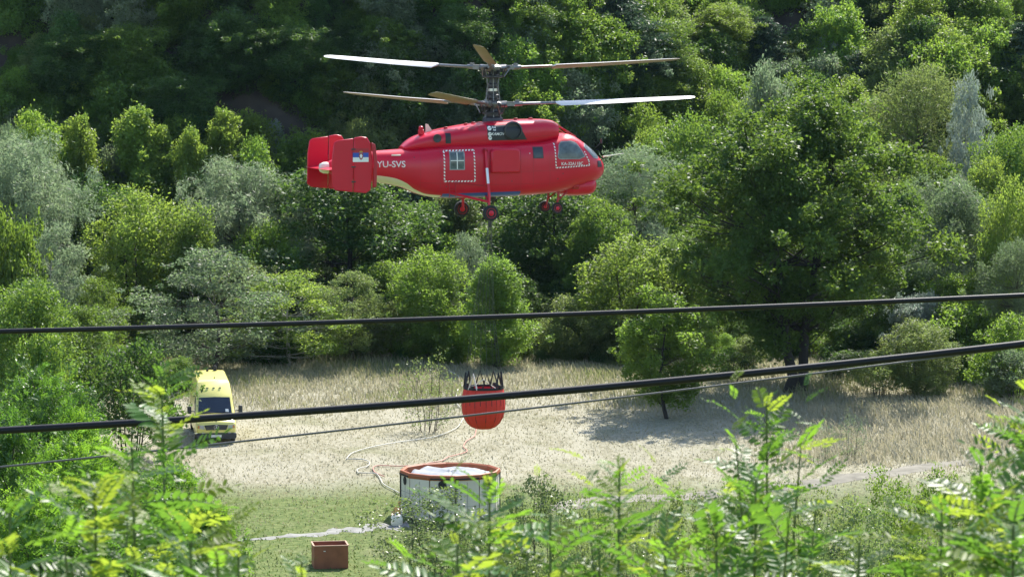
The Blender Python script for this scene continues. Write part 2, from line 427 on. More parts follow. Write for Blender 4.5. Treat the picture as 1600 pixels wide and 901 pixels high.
make_kind('willow', 31, 10, 4.6, .3, 84, 30000, 'dome', .22, (.32, .06), .85, droop=-.5, tr=.25, upn=.6, inner=.35)
make_kind('willow2', 32, 11, 4.4, .6, 72, 27000, 'round', .23, (.28, .055), .95, droop=.2, tr=.22, upn=.5, inner=.3)
make_pine('pine', 41, 13, 2.9, 24)
make_pine('pine2', 42, 11, 2.6, 20)
make_kind('bush', 51, 4, 2.7, .15, 32, 9500, 'dome', .32, (.21, .12), .8, stems=4, tr=.07, upn=1.1, inner=.35)
make_kind('bush2', 52, 4.4, 2.4, .15, 30, 8500, 'round', .32, (.19, .11), .8, 1.15, stems=4, tr=.06, upn=1.0, inner=.3)
make_kind('thin', 61, 7, 3.3, 1.0, 60, 9000, 'round', .20, (.18, .09), .6, tr=.12, sparse=True, bark=BARK)
make_kind('thin2', 62, 7, 3.4, 1.1, 56, 11000, 'dome', .22, (.19, .10), .55, tr=.13, sparse=True, bark=BARKP)
make_kind('thicket', 71, 3.6, 2.4, 1.0, 54, 8600, 'dome', .20, (.14, .08), .75, stems=7, tr=.055, sparse=True, bark=BARKD)
make_kind('twiggy', 72, 4, 2.3, .5, 56, 6500, 'vase', .15, (.11, .055), .85, 1.2, stems=5, tr=.05, sparse=True, bark=BARKD)
make_kind('twiggy2', 73, 4, 2.4, .3, 64, 9500, 'round', .15, (.10, .06), .85, 1.1, stems=5, tr=.045, sparse=True, bark=BARKD)
make_kind('bare', 74, 3.2, 1.6, .3, 60, 1300, 'vase', .17, (.09, .045), .9, 1.2, stems=6, tr=.035, sparse=True, bark=BARK)
# pinnate locust crown: many feathered leaves
def make_locust(key, seed, H, R, h0, ncl, nunits):
    r = np.random.default_rng(seed); wood = MB()
    t = (np.arange(ncl) + r.random(ncl)) / ncl; az = np.arange(ncl) * 2.39996 + r.random(ncl)
    rr = R * ENV['vase'](t) * (.3 + .7 * r.random(ncl) ** .6); z = h0 + (H - h0) * t * .95
    cent = np.stack([rr * np.cos(az), rr * np.sin(az), z], -1); cr = R * .24 * (.6 + .7 * r.random(ncl))
    pts = np.array(limb(wood, (0, 0, -.4), (.2, .1, h0 + (H - h0) * .85), .12, .02, r, 10, 6, .05))
    for c in cent:
        a = pts[np.argmin(np.linalg.norm(pts - c, axis=1) + np.maximum(pts[:, 2] - c[2] + .5, 0) * 2)]
        limb(wood, a, c + np.array([0, 0, .1]), .03, .008, r, 4, 4, .15)
    C, A, N, L, W = clump_leaves(cent, cr, np.full(ncl, nunits // ncl), r, .8, 1.25, (.32, .1), .25, .9, .3)
    tone = np.repeat(np.clip(np.repeat(r.random(ncl), nunits // ncl) * .6 + r.random(len(C)) * .4, 0, 1), 11)
    B = unit(np.cross(A, N)); Cs = []; As = []; Ns = []; Ls = []
    for k in range(11):
        s = 0 if k == 10 else (1 if k % 2 else -1); f = .5 if k == 10 else -.42 + .17 * (k // 2)
        Cs.append(C + A * (L * f)[:, None] + B * s * .055); As.append(A * (.35 if s else 1) + B * s); Ns.append(N); Ls.append(np.full(len(C), .105))
    o = np.stack([np.arange(len(C)) + k * len(C) for k in range(11)], 1).ravel()
    C2, A2, N2, L2 = [np.concatenate(q)[o] for q in (Cs, As, Ns, Ls)]
    N2 = unit(N2 + r.normal(size=N2.shape) * .25)
    cm = leaf_mesh('crown', C2, A2, N2, L2 * (.8 + .4 * r.random(len(L2))), np.full(len(L2), .048), LM['forelime'], r, tone)
    KIND[key] = (wood.mesh('trunk', BARK, True, 60), cm, H, R)
make_locust('locust', 81, 9, 2.5, 1.5, 84, 5600)
make_locust('locust2', 82, 8, 2.2, 1.2, 70, 4600)

def put_tree(name, kind, leaf, x, y, zb, h, w, label, cat='tree', group=None, rz=None, tilt=0, bark=None):
    wood, crown, H, R = KIND[kind]
    e = empty(name, (x, y, zb)); e.rotation_euler = (tilt, 0, rz if rz is not None else rng.random() * 6.28)
    s = w / (2 * R); e.scale = (s, s, h / H)
    tag(e, label, cat, group)
    a = link(bpy.data.objects.new('trunk', wood)); a.parent = e
    c = link(bpy.data.objects.new('crown', crown)); c.parent = e
    c.material_slots[0].link = 'OBJECT'; c.material_slots[0].material = LM[leaf]
    if bark: a.material_slots[0].link = 'OBJECT'; a.material_slots[0].material = bark
    return e
NM = {'small': 'broadleaf_tree', 'spire': 'slender_tree', 'broad3': 'broadleaf_tree', 'plume3': 'slender_tree', 'oak': 'broadleaf_tree', 'broad': 'broadleaf_tree', 'broad2': 'broadleaf_tree', 'plume': 'slender_tree', 'plume2': 'slender_tree', 'willow': 'willow_tree', 'willow2': 'willow_tree',
      'pine': 'pine_tree', 'pine2': 'pine_tree', 'bush': 'bush', 'bush2': 'bush', 'thin': 'sparse_tree', 'thin2': 'sparse_tree', 'thicket': 'bush', 'twiggy': 'shrub', 'twiggy2': 'shrub', 'bare': 'bare_shrub', 'locust': 'locust_tree', 'locust2': 'locust_tree'}
CT = {'bush': 'bush', 'shrub': 'shrub', 'bare_shrub': 'shrub'}
def T(kind, leaf, u, vt, d, wpx, label, group, on='g', minh=0, wide=1., **kw):
    wpx = wpx * wide
    if on == 'h' and d > 183:
        d = gpt(u, min(vt + .9 * wpx, 470), hill).y
    x = (u - 800) / FPX * d
    zb = float(hgt(x, d) if on == 'g' else hill(x, d))
    h = P(u, vt, d).z - zb
    h = max(h, minh, .8)
    n = NM[kind]
    return put_tree(n, kind, leaf, x, d, zb - .1, h, wpx / FPX * d, label, CT.get(n, 'tree'), group, **kw)
EDGE = 'trees along the far edge of the meadow'
MIDG = 'trees behind the meadow edge'
HILLG = 'trees on the hillside'
#  kind, leaf, u centre, v top, distance, width px, label
for a in [
 ('oak', 'oak', 1245, 158, 152, 385, 'largest tree, tall dark green oak with twin trunks right of the helicopter'),
 ('small', 'lime', 1047, 452, 142, 150, 'small bright green tree on a slim dark trunk in the field right of the bucket'),
 ('bush2', 'olive', 882, 462, 163, 100, 'olive bush at the field edge under the helicopter nose'),
 ('plume2', 'yellow', 1000, 372, 164, 200, 'yellow-green tree behind the small bright green field tree'),
 ('plume', 'lime', 775, 400, 160, 130, 'upright green tree directly behind the bucket ropes'),
 ('plume2', 'lime', 668, 392, 163, 150, 'bright yellow-green tree just left of the bucket ropes'),
 ('thin', 'olive', 552, 420, 162, 120, 'thin dull olive tree with a dark trunk below the helicopter tail'),
 ('thin2', 'yellow', 450, 425, 161, 190, 'pale yellowish tree with a whitish forked trunk at the field edge'),
 ('thin', 'grey', 325, 385, 157, 240, 'grey-green open tree with its trunk right behind the yellow van'),
 ('bush', 'olive', 610, 470, 164, 120, 'low olive bush between the dull thin tree and the bright yellow-green tree'),
 ('bush2', 'lime', 700, 480, 161, 90, 'leafy green bush at the field edge behind the bare twiggy shrub'),
 ('bush', 'deep', 940, 480, 166, 110, 'dark bush at the field edge right of the olive bush'),
 ('broad', 'mid', 45, 425, 133, 180, 'dense green tree at the left edge behind the feathery locusts'),
 ('bush2', 'mid', 62, 515, 129, 130, 'green bush under the dense green tree at the left edge'),
 ('thicket', 'deep', 198, 538, 131, 185, 'dark multi-stemmed bush standing just left of the yellow van'),
 ('bush2', 'mid', 275, 555, 150, 70, 'small leafy bush peeping over the left side of the van roof'),
 ('willow', 'grey', 1485, 268, 164, 220, 'grey-green willow with a drooping crown right of the oak'),
 ('plume2', 'yellow', 1580, 290, 160, 130, 'golden-green tree cut by the right picture edge below the white tree'),
 ('willow2', 'grey', 1590, 375, 156, 130, 'pale grey willow at the right edge under the golden-green tree'),
 ('bush', 'white', 1440, 455, 158, 110, 'pale glinting bush at the right foot of the oak'),
 ('bush', 'lime', 1515, 470, 156, 150, 'bright green bush above the tall grass near the right edge'),
 ('plume2', 'olive', 1440, 500, 150, 130, 'olive reedy bush beside the oak trunks on the right'),
 ('bush2', 'lime', 1575, 490, 149, 110, 'rounded green bush at the right edge just above the lower cable'),
 ('thicket', 'grey', 1590, 545, 147, 100, 'twiggy grey bush at the right edge under the lower cable'),
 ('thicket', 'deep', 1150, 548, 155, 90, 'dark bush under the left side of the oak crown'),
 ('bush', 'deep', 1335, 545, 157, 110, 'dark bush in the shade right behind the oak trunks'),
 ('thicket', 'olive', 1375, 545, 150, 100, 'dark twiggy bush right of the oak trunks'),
]: T(*a, EDGE, wide=1.12)
for a in [
 ('willow', 'silver', 40, 205, 171, 220, 'big silvery willow at the left edge level with the helicopter tail'),
 ('thin2', 'silver', 80, 350, 162, 120, 'pale silver bush-like willow below the big left willow'),
 ('bush', 'mid', 15, 330, 152, 120, 'green tree at the left edge under the big silvery willow'),
 ('broad', 'lime', 95, 228, 180, 130, 'round bright green tree right of the big silvery willow'),
 ('broad2', 'deep', 150, 275, 176, 170, 'very dark green tree in the gap right of the silvery willow'),
 ('broad', 'mid', 165, 262, 184, 120, 'mid green tree behind the very dark left tree'),
 ('plume2', 'yellow', 225, 300, 169, 180, 'yellow-green tree with dark hollows above the bush left of the van'),
 ('plume', 'yellow', 300, 325, 167, 110, 'slender golden-green tree above the yellow van'),
 ('willow', 'silver', 375, 243, 173, 225, 'wide pale silvery willow left of the helicopter tail'),
 ('plume2', 'lime', 420, 350, 170, 120, 'lime green tree left of the big dark tree under the tail'),
 ('broad', 'deep', 540, 252, 173, 250, 'big dark green tree directly below the helicopter tail fins'),
 ('thin', 'mid', 150, 430, 160, 100, 'thin green tree behind the dark multi-stemmed bush'),
 ('plume', 'olive', 715, 288, 181, 130, 'golden olive tree behind the helicopter rear wheels'),
 ('thin2', 'silver', 732, 365, 166, 80, 'small silver-leaved tree behind the bucket ropes'),
 ('broad2', 'deep', 865, 268, 174, 220, 'darkest tree, below the helicopter front wheels'),
 ('willow2', 'silver', 985, 232, 177, 190, 'silvery green tree right of the helicopter nose'),
 ('willow', 'mid', 1075, 350, 168, 160, 'green tree filling the gap left of the oak'),
 ('broad', 'mid', 890, 135, 197, 190, 'green tree behind the cockpit, its top touching the lower rotor'),
 ('broad2', 'lime', 655, 163, 194, 180, 'light green spreading tree behind the helicopter tail boom'),
 ('broad2', 'mid', 1085, 165, 184, 150, 'mid green tree behind the left shoulder of the oak'),
 ('broad', 'lime', 1395, 275, 176, 120, 'lime green round tree just right of the oak crown'),
 ('willow2', 'olive', 1430, 108, 190, 210, 'tall feathery olive tree with several dark stems right of the oak top'),
 ('thin2', 'white', 1513, 122, 186, 84, 'white-leaved tree standing out on the right of the slope'),
 ('broad2', 'mid', 1575, 185, 181, 120, 'mid green tree at the right edge below the dark pine'),
 ('plume3', 'silver', 1200, 88, 195, 110, 'silver-grey tree rising just behind the oak top'),
 ('broad', 'lime', 470, 290, 183, 110, 'light green tree between the pale willow and the helicopter tail'),
 ('plume2', 'mid', 280, 270, 185, 110, 'green tree behind the golden slender tree'),
 ('broad2', 'mid', 600, 330, 176, 110, 'green tree with a lit right side below the tail boom'),
 ('broad', 'mid', 800, 330, 179, 130, 'green tree behind the middle of the helicopter belly'),
 ('broad3', 'deep', 128, 320, 174, 120, 'dark tree right of the pale silver bush-like willow'),
 ('broad3', 'mid', 25, 455, 150, 150, 'green tree at the left edge just above the upper cable'),
 ('plume3', 'mid', 130, 470, 152, 110, 'mid green tree above the feathery locust left of the van'),
 ('plume3', 'olive', 385, 400, 166, 120, 'olive tree right of the grey-green tree behind the van'),
 ('broad3', 'olive', 505, 440, 166, 110, 'olive tree between the pale yellowish tree and the dull thin tree'),
 ('broad3', 'deep', 465, 380, 175, 110, 'dark tree left of the big dark tree under the tail'),
 ('broad3', 'lime', 600, 400, 168, 100, 'lime tree right of the big dark tree under the tail'),
 ('plume3', 'lime', 655, 310, 179, 110, 'light green tree under the rear of the helicopter belly'),
 ('plume3', 'deep', 800, 420, 167, 90, 'dark tree right of the upright tree behind the bucket ropes'),
 ('broad3', 'mid', 935, 300, 171, 130, 'mid green tree right of the darkest tree under the front wheels'),
 ('plume3', 'lime', 935, 400, 168, 90, 'lime tree above the olive bush at the field edge'),
 ('plume3', 'mid', 1040, 270, 179, 120, 'mid green tree right of the silvery green tree'),
 ('broad3', 'mid', 1000, 150, 192, 130, 'green tree under the right lower rotor blade'),
 ('plume3', 'yellow', 1010, 190, 187, 100, 'golden-green tree right of the cockpit'),
 ('plume3', 'mid', 1130, 130, 190, 110, 'green tree right of the lower rotor tip behind the oak shoulder'),
 ('broad3', 'lime', 1330, 170, 186, 130, 'lime tree behind the right shoulder of the oak'),
 ('plume3', 'olive', 1370, 215, 181, 110, 'olive tree between the oak and the feathery olive tree'),
 ('plume3', 'mid', 1400, 370, 166, 130, 'green tree overlapping the right edge of the oak crown'),
 ('broad3', 'mid', 1455, 230, 180, 120, 'mid green tree below the feathery olive tree'),
 ('broad3', 'yellow', 1545, 235, 178, 110, 'yellow-green tree under the white-leaved tree'),
 ('plume3', 'deep', 1430, 420, 161, 110, 'dark tree below the grey-green willow'),
 ('plume3', 'lime', 1500, 420, 159, 110, 'lime tree under the grey-green willow'),
 ('broad3', 'olive', 560, 175, 184, 90, 'olive tree behind the left lower rotor blade'),
 ('plume3', 'mid', 410, 265, 184, 100, 'green tree between the pale willow and the bare brown slope'),
 ('broad3', 'mid', 260, 240, 181, 130, 'green tree at the foot of the sunlit row on the left'),
 ('broad3', 'grey', 170, 215, 182, 100, 'grey-green tree under the tallest sunlit treetop'),
 ('broad3', 'olive', 320, 235, 180, 100, 'olive tree under the narrow sunlit yellow tree'),
 ('broad3', 'deep', 340, 430, 168, 130, 'dark tree in the gap behind the grey-green open tree'),
]: T(*a, MIDG, wide=1.22)
for a in [
 ('spire', 'yellow', 128, 158, 180, 100, 'sunlit yellow-green treetop, second of the row on the left'),
 ('spire', 'yellow', 225, 146, 181, 125, 'tallest sunlit yellow-green tree of the row on the left'),
 ('spire', 'yellow', 302, 178, 179, 80, 'small sunlit tree between the two tallest of the left row'),
 ('spire', 'yellow', 347, 150, 181, 95, 'narrow sunlit yellow tree at the right end of the left row'),
 ('broad3', 'lime', 55, 160, 181, 140, 'bright rounded treetop at the left end of the sunlit row'),
 ('plume3', 'lime', 395, 205, 180, 100, 'low sunlit green bush right of the narrow yellow tree'),
 ('willow2', 'grey', 20, 200, 179, 90, 'grey-green treetop at the left edge above the silvery willow'),
 ('pine', 'pine', 960, -30, 206, 150, 'tall dark pine on the slope behind the right upper rotor blade'),
 ('pine2', 'pine', 1192, 20, 214, 100, 'dark pine on the slope above the oak'),
 ('pine2', 'pine', 1352, 72, 205, 100, 'dark pine left of the feathery olive tree'),
 ('pine', 'pine', 1595, 30, 197, 90, 'dark pine cut by the right picture edge'),
 ('broad', 'yellow', 1130, 0, 230, 100, 'pale yellow-green round treetop at the top edge above the right rotor tip'),
 ('bush', 'lime', 1310, 5, 228, 110, 'bright green bush near the top edge left of the bare slope patch'),
 ('bush', 'lime', 1480, 62, 212, 130, 'wide lime bush on the slope above the white-leaved tree'),
 ('bush2', 'olive', 1395, 45, 219, 110, 'olive bush on the slope above the dark pine'),
 ('bush', 'lime', 1545, 35, 222, 110, 'light green bush on the slope left of the edge pine'),
 ('bush2', 'yellow', 1070, 85, 214, 90, 'yellow-green bush level with the upper rotor tip'),
 ('bush', 'yellow', 850, 38, 218, 100, 'yellow-green tree crown just right of the upper rotor hub'),
 ('bush2', 'white', 815, 60, 213, 70, 'pale leafed bush beside the upper rotor hub'),
 ('broad2', 'mid', 840, 0, 226, 100, 'green treetop at the top edge above the rotor hub'),
 ('bush', 'olive', 755, 95, 205, 90, 'olive bush on the slope left of the rotor mast'),
 ('bush2', 'lime', 655, 75, 209, 50, 'small sunlit bush just above the left upper rotor blade'),
 ('bush', 'mid', 515, 85, 207, 90, 'sunlit bush top touching the tip of the left upper rotor blade'),
 ('bush', 'grey', 705, 130, 200, 80, 'greyish bush between the two left rotor blades'),
 ('bush2', 'lime', 30, 105, 204, 90, 'partly sunlit bush on the shaded slope at the left edge'),
 ('plume', 'yellow', 270, 5, 222, 60, 'lone sunlit yellow treetop high on the shaded slope'),
 ('broad2', 'mid', 210, 30, 215, 120, 'shaded green tree left of the lone sunlit yellow treetop'),
 ('broad', 'deep', 370, 15, 218, 110, 'dark shaded tree right of the lone sunlit yellow treetop'),
 ('broad2', 'deep', 120, 40, 214, 130, 'dark shaded tree high on the slope near the left edge'),
 ('broad', 'mid', 600, 20, 219, 100, 'green treetop near the top edge above the left upper blade'),
 ('broad2', 'deep', 470, 30, 216, 120, 'dark spreading tree above the tip of the left upper blade'),
 ('broad', 'deep', 720, 0, 224, 120, 'dark tree at the top edge left of the rotor hub'),
 ('broad2', 'deep', 290, 105, 203, 130, 'dark shaded tree above the sunlit row on the left'),
 ('bush', 'white', 430, 205, 190, 40, 'small pale bush on the bare brown slope left of the tail'),
 ('bush', 'olive', 1240, 60, 216, 80, 'olive bush right of the pine above the oak'),
 ('bush2', 'white', 1290, 55, 221, 60, 'pale bush on the brown slope near the top right'),
 ('bush2', 'yellow', 1010, 110, 205, 90, 'yellow-green bush between the two right rotor blades'),
 ('bush', 'lime', 1130, 105, 207, 100, 'light green bush right of the lower rotor tip'),
 ('broad2', 'mid', 1030, 20, 222, 110, 'green tree on the slope left of the pale yellow-green treetop'),
 ('bush', 'mid', 905, 95, 208, 80, 'green bush behind the root of the right upper blade'),
 ('bush2', 'yellow', 1330, 120, 203, 90, 'yellow-green bush in front of the dark pine right of the oak'),
]: T(*a, HILLG, on='h', minh=2.6, wide=1.25)

# scrub that covers the slope as one mass
def scatter(name, pts, scl, idx, objs, label):
    n = len(pts); me = bpy.data.meshes.new(name); me.vertices.add(n); me.vertices.foreach_set('co', np.asarray(pts, np.float32).ravel())
    for an, ty, val in (('scl', 'FLOAT', scl), ('rot', 'FLOAT', rng.random(n) * 6.28), ('idx', 'INT', idx)):
        a = me.attributes.new(an, ty, 'POINT'); a.data.foreach_set('value', np.asarray(val, np.float32 if ty == 'FLOAT' else np.int32))
    o = link(bpy.data.objects.new(name, me)); tag(o, label, kind='stuff')
    src = bpy.data.collections.new(name + '_source')
    for ob in objs: src.objects.link(ob)
    t = bpy.data.node_groups.new(name, 'GeometryNodeTree'); N = t.nodes; K = t.links
    t.interface.new_socket('Geometry', in_out='INPUT', socket_type='NodeSocketGeometry'); t.interface.new_socket('Geometry', in_out='OUTPUT', socket_type='NodeSocketGeometry')
    gi, go = N.new('NodeGroupInput'), N.new('NodeGroupOutput'); ip = N.new('GeometryNodeInstanceOnPoints')
    ci = N.new('GeometryNodeCollectionInfo'); ci.inputs['Collection'].default_value = src; ci.inputs['Separate Children'].default_value = True; ci.inputs['Reset Children'].default_value = True
    def at(nm, ty):
        q = N.new('GeometryNodeInputNamedAttribute'); q.data_type = ty; q.inputs['Name'].default_value = nm; return q.outputs['Attribute']
    cx = N.new('ShaderNodeCombineXYZ'); K.new(at('rot', 'FLOAT'), cx.inputs['Z'])
    K.new(gi.outputs[0], ip.inputs['Points']); K.new(ci.outputs[0], ip.inputs['Instance']); ip.inputs['Pick Instance'].default_value = True
    K.new(at('idx', 'INT'), ip.inputs['Instance Index']); K.new(cx.outputs[0], ip.inputs['Rotation']); K.new(at('scl', 'FLOAT'), ip.inputs['Scale'])
    K.new(ip.outputs[0], go.inputs[0])
    o.modifiers.new('scatter', 'NODES').node_group = t
    return o
def srcs(prefix, spec):
    out = []
    for i, (kind, leaf) in enumerate(spec):
        wood, crown, H, R = KIND[kind]; me = crown.copy(); me.materials.clear(); me.materials.append(LM[leaf])
        out.append(bpy.data.objects.new('%s_%02d' % (prefix, i), me))
    return out
def scrub():
    r = np.random.default_rng(5); pts = []; sc = []; ix = []
    while len(pts) < 900:
        y = 184 + 66 * r.random(); x = (r.random() * 2 - 1) * (.2 * y + 6)
        z = float(hill(x, y)); u = 800 + x / y * FPX; v = 109 - (z - CZ) / y * FPX
        if v < -260: continue
        bare = max(math.exp(-(((u - 430) / 90) ** 2 + ((v - 225) / 40) ** 2)), math.exp(-(((u - 1255) / 40) ** 2 + ((v - 50) / 35) ** 2)), math.exp(-(((u - 1400) / 40) ** 2 + ((v - 90) / 25) ** 2)))
        if r.random() < bare * 1.3: continue
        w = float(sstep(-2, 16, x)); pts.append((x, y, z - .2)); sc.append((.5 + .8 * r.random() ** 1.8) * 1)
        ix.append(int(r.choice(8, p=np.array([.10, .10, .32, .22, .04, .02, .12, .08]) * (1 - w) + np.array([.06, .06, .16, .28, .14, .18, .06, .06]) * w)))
    scatter('hillside_scrub', pts, sc, ix, srcs('scrub', [('bush', 'deep'), ('bush2', 'deep'), ('bush', 'mid'), ('bush2', 'lime'), ('bush', 'olive'), ('bush2', 'yellow'), ('bush', 'grey'), ('bush2', 'silver')]), 'mixed green scrub covering the wooded hillside behind')
    pts = []; sc = []; ix = []
    while len(pts) < 420:
        y = 161.5 + 23 * r.random(); x = (r.random() * 2 - 1) * (.2 * y + 5)
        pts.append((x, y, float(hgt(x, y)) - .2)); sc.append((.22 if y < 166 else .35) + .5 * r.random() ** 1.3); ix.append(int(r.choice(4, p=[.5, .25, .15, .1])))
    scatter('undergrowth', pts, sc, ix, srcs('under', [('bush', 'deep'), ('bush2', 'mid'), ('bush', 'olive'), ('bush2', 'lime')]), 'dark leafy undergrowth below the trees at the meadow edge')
scrub()

# ------------------------------------------------------------------ plants between the camera and the meadow
NEARG = 'locust trees growing up the bank on the left'
for a in [
 ('locust', 'fore', 62, 570, 88, 240, 'feathery green locust tree at the left edge, its top just above the lower cable'),
 ('locust2', 'forelime', 118, 625, 86, 150, 'feathery locust tree just left of the dark multi-stemmed bush'),
 ('locust', 'forelime', 115, 672, 78, 260, 'bushy bright locust under the thin wire on the left'),
 ('locust2', 'fore', 5, 640, 74, 190, 'green locust cut by the left picture edge under the lower cable'),
 ('locust', 'forelime', 262, 712, 84, 180, 'bright locust tree just below the van bumper'),
 ('locust2', 'fore', 215, 755, 72, 260, 'feathery locust filling the lower left between the tall sprays'),
 ('locust2', 'forelime', 325, 772, 80, 150, 'small locust crown at the edge of the meadow below the van'),
 ('locust', 'forelime', 50, 745, 66, 280, 'bright locust crown in the bottom left corner'),
 ('locust', 'fore', 150, 810, 62, 300, 'dark locust crown at the bottom left under the yellow-tipped shoot'),
 ('locust2', 'fore', 290, 838, 64, 220, 'green locust crown at the bottom left beside the meadow'),
]: T(*a, NEARG)
SHG = 'scrubby shrubs along the lower edge of the meadow'
for a in [
 ('twiggy', 'glint', 672, 760, 106, 240, 'thin glinting shrub directly in front of the white tank wall'),
 ('twiggy2', 'glint', 720, 808, 98, 180, 'leafy glinting shrub below the tank'),
 ('twiggy2', 'glint', 845, 742, 101, 170, 'tall glinting shrub just right of the tank'),
 ('twiggy', 'olive', 930, 778, 96, 150, 'open twiggy shrub, second right of the tank'),
 ('bare', 'olive', 1015, 735, 98, 110, 'nearly leafless twiggy shrub right of the tank'),
 ('twiggy2', 'olive', 1075, 765, 95, 160, 'olive shrub with yellowish leaves left of the tall foreground spray'),
 ('twiggy2', 'glint', 1160, 748, 100, 170, 'glinting shrub behind the tall foreground spray'),
 ('twiggy', 'olive', 1270, 755, 97, 170, 'open olive shrub right of the tall foreground spray'),
 ('twiggy2', 'glint', 1345, 790, 90, 230, 'large glinting shrub in the lower right below the dirt track'),
 ('twiggy', 'mid', 1395, 738, 99, 180, 'green twiggy shrub touching the dirt track on the right'),
 ('twiggy2', 'mid', 1480, 735, 97, 180, 'dense green shrub below the dirt track near the right edge'),
 ('twiggy', 'glint', 1570, 738, 95, 170, 'glinting shrub at the right edge below the dirt track'),
 ('twiggy2', 'glint', 1250, 835, 88, 190, 'low glinting shrub in the bottom right beside the tall spray'),
 ('twiggy', 'glint', 1010, 825, 92, 190, 'low twiggy shrub at the bottom, centre right'),
 ('twiggy2', 'glint', 800, 845, 90, 170, 'low glinting shrub at the bottom under the tank right end'),
 ('twiggy2', 'mid', 1450, 845, 84, 220, 'dark green shrub at the bottom near the right corner'),
 ('twiggy', 'olive', 900, 850, 88, 170, 'low olive shrub at the bottom edge between the yellow sprays'),
]: T(*a, SHG)
for a in [
 ('bare', 'olive', 668, 548, 139, 120, 'bare twiggy shrub in the meadow left of the bucket'),
 ('bare', 'grey', 1335, 640, 131, 60, 'thin bare shrub in the tall straw on the right'),
 ('bare', 'grey', 1292, 650, 131, 40, 'smallest bare stem shrub in the tall straw on the right'),
]: T(*a, 'bare shrubs standing in the dry grass')

# sprays of pinnate leaves close to the camera
def pinnate(name, seed, n, L, m):
    """one compound leaf: a curved midrib with pairs of oval leaflets"""
    r = np.random.default_rng(seed); V = []; F = []
    def add(vs, fs):
        k = len(V); V.extend(vs); F.extend([tuple(i + k for i in f) for f in fs])
    droop = .18 + .2 * r.random()
    def rib(t): return np.array([L * t, 0, L * (.12 * t - droop * t * t)])
    K = 7
    for i in range(K):
        t = i / (K - 1); p = rib(t); q = .0016 * (1 - .6 * t)
        V.extend([tuple(p + np.array([0, q, 0])), tuple(p + np.array([0, -q, 0])), tuple(p + np.array([0, 0, q * 1.4]))])
    for i in range(K - 1):
        for j in range(3): F.append((i * 3 + j, i * 3 + (j + 1) % 3, i * 3 + 3 + (j + 1) % 3, i * 3 + 3 + j))
    for k in range(2 * n + 1):
        t = .16 + .84 * (k // 2) / n if k < 2 * n else 1; s = (1 if k % 2 else -1)
        p = rib(min(t, 1)); d = np.array([.35 + .25 * r.random(), s, .12 * r.normal() - .08]) if k < 2 * n else np.array([1, .1, -.2])
        d = d / np.linalg.norm(d); up = np.array([0.1 * r.normal(), .25 * r.normal(), 1]); up -= d * up.dot(d); up /= np.linalg.norm(up); w = np.cross(up, d)
        ll = .042 * (.75 + .35 * math.sin(math.pi * min(t, .95))) * (.9 + .2 * r.random()) * L / .2; ww = ll * .36
        pts = [p + d * .004]
        for f, a in ((.22, .78), (.5, 1), (.78, .8)): pts += [p + d * ll * f + w * ww * a * .5 + up * ww * .13, p + d * ll * f - up * .03 * ww, p + d * ll * f - w * ww * a * .5 + up * ww * .13]
        pts.append(p + d * ll * 1.02)
        add([tuple(q) for q in pts], [(0, 2, 1), (0, 3, 2), (1, 2, 5, 4), (2, 3, 6, 5), (4, 5, 8, 7), (5, 6, 9, 8), (7, 8, 10), (8, 9, 10)])
    me = bpy.data.meshes.new(name); me.from_pydata(V, [], F); me.update()
    a = me.attributes.new('tone', 'FLOAT', 'FACE'); a.data.foreach_set('value', r.random(len(me.polygons)).astype(np.float32) * .4 + .3)
    me.materials.append(m); me.polygons.foreach_set('use_smooth', np.ones(len(me.polygons), bool))
    return me
PIN = [pinnate('leaf', 100 + i, [6, 7, 8, 7, 5, 9][i], [.17, .20, .22, .19, .13, .24][i], LM['fore']) for i in range(6)]
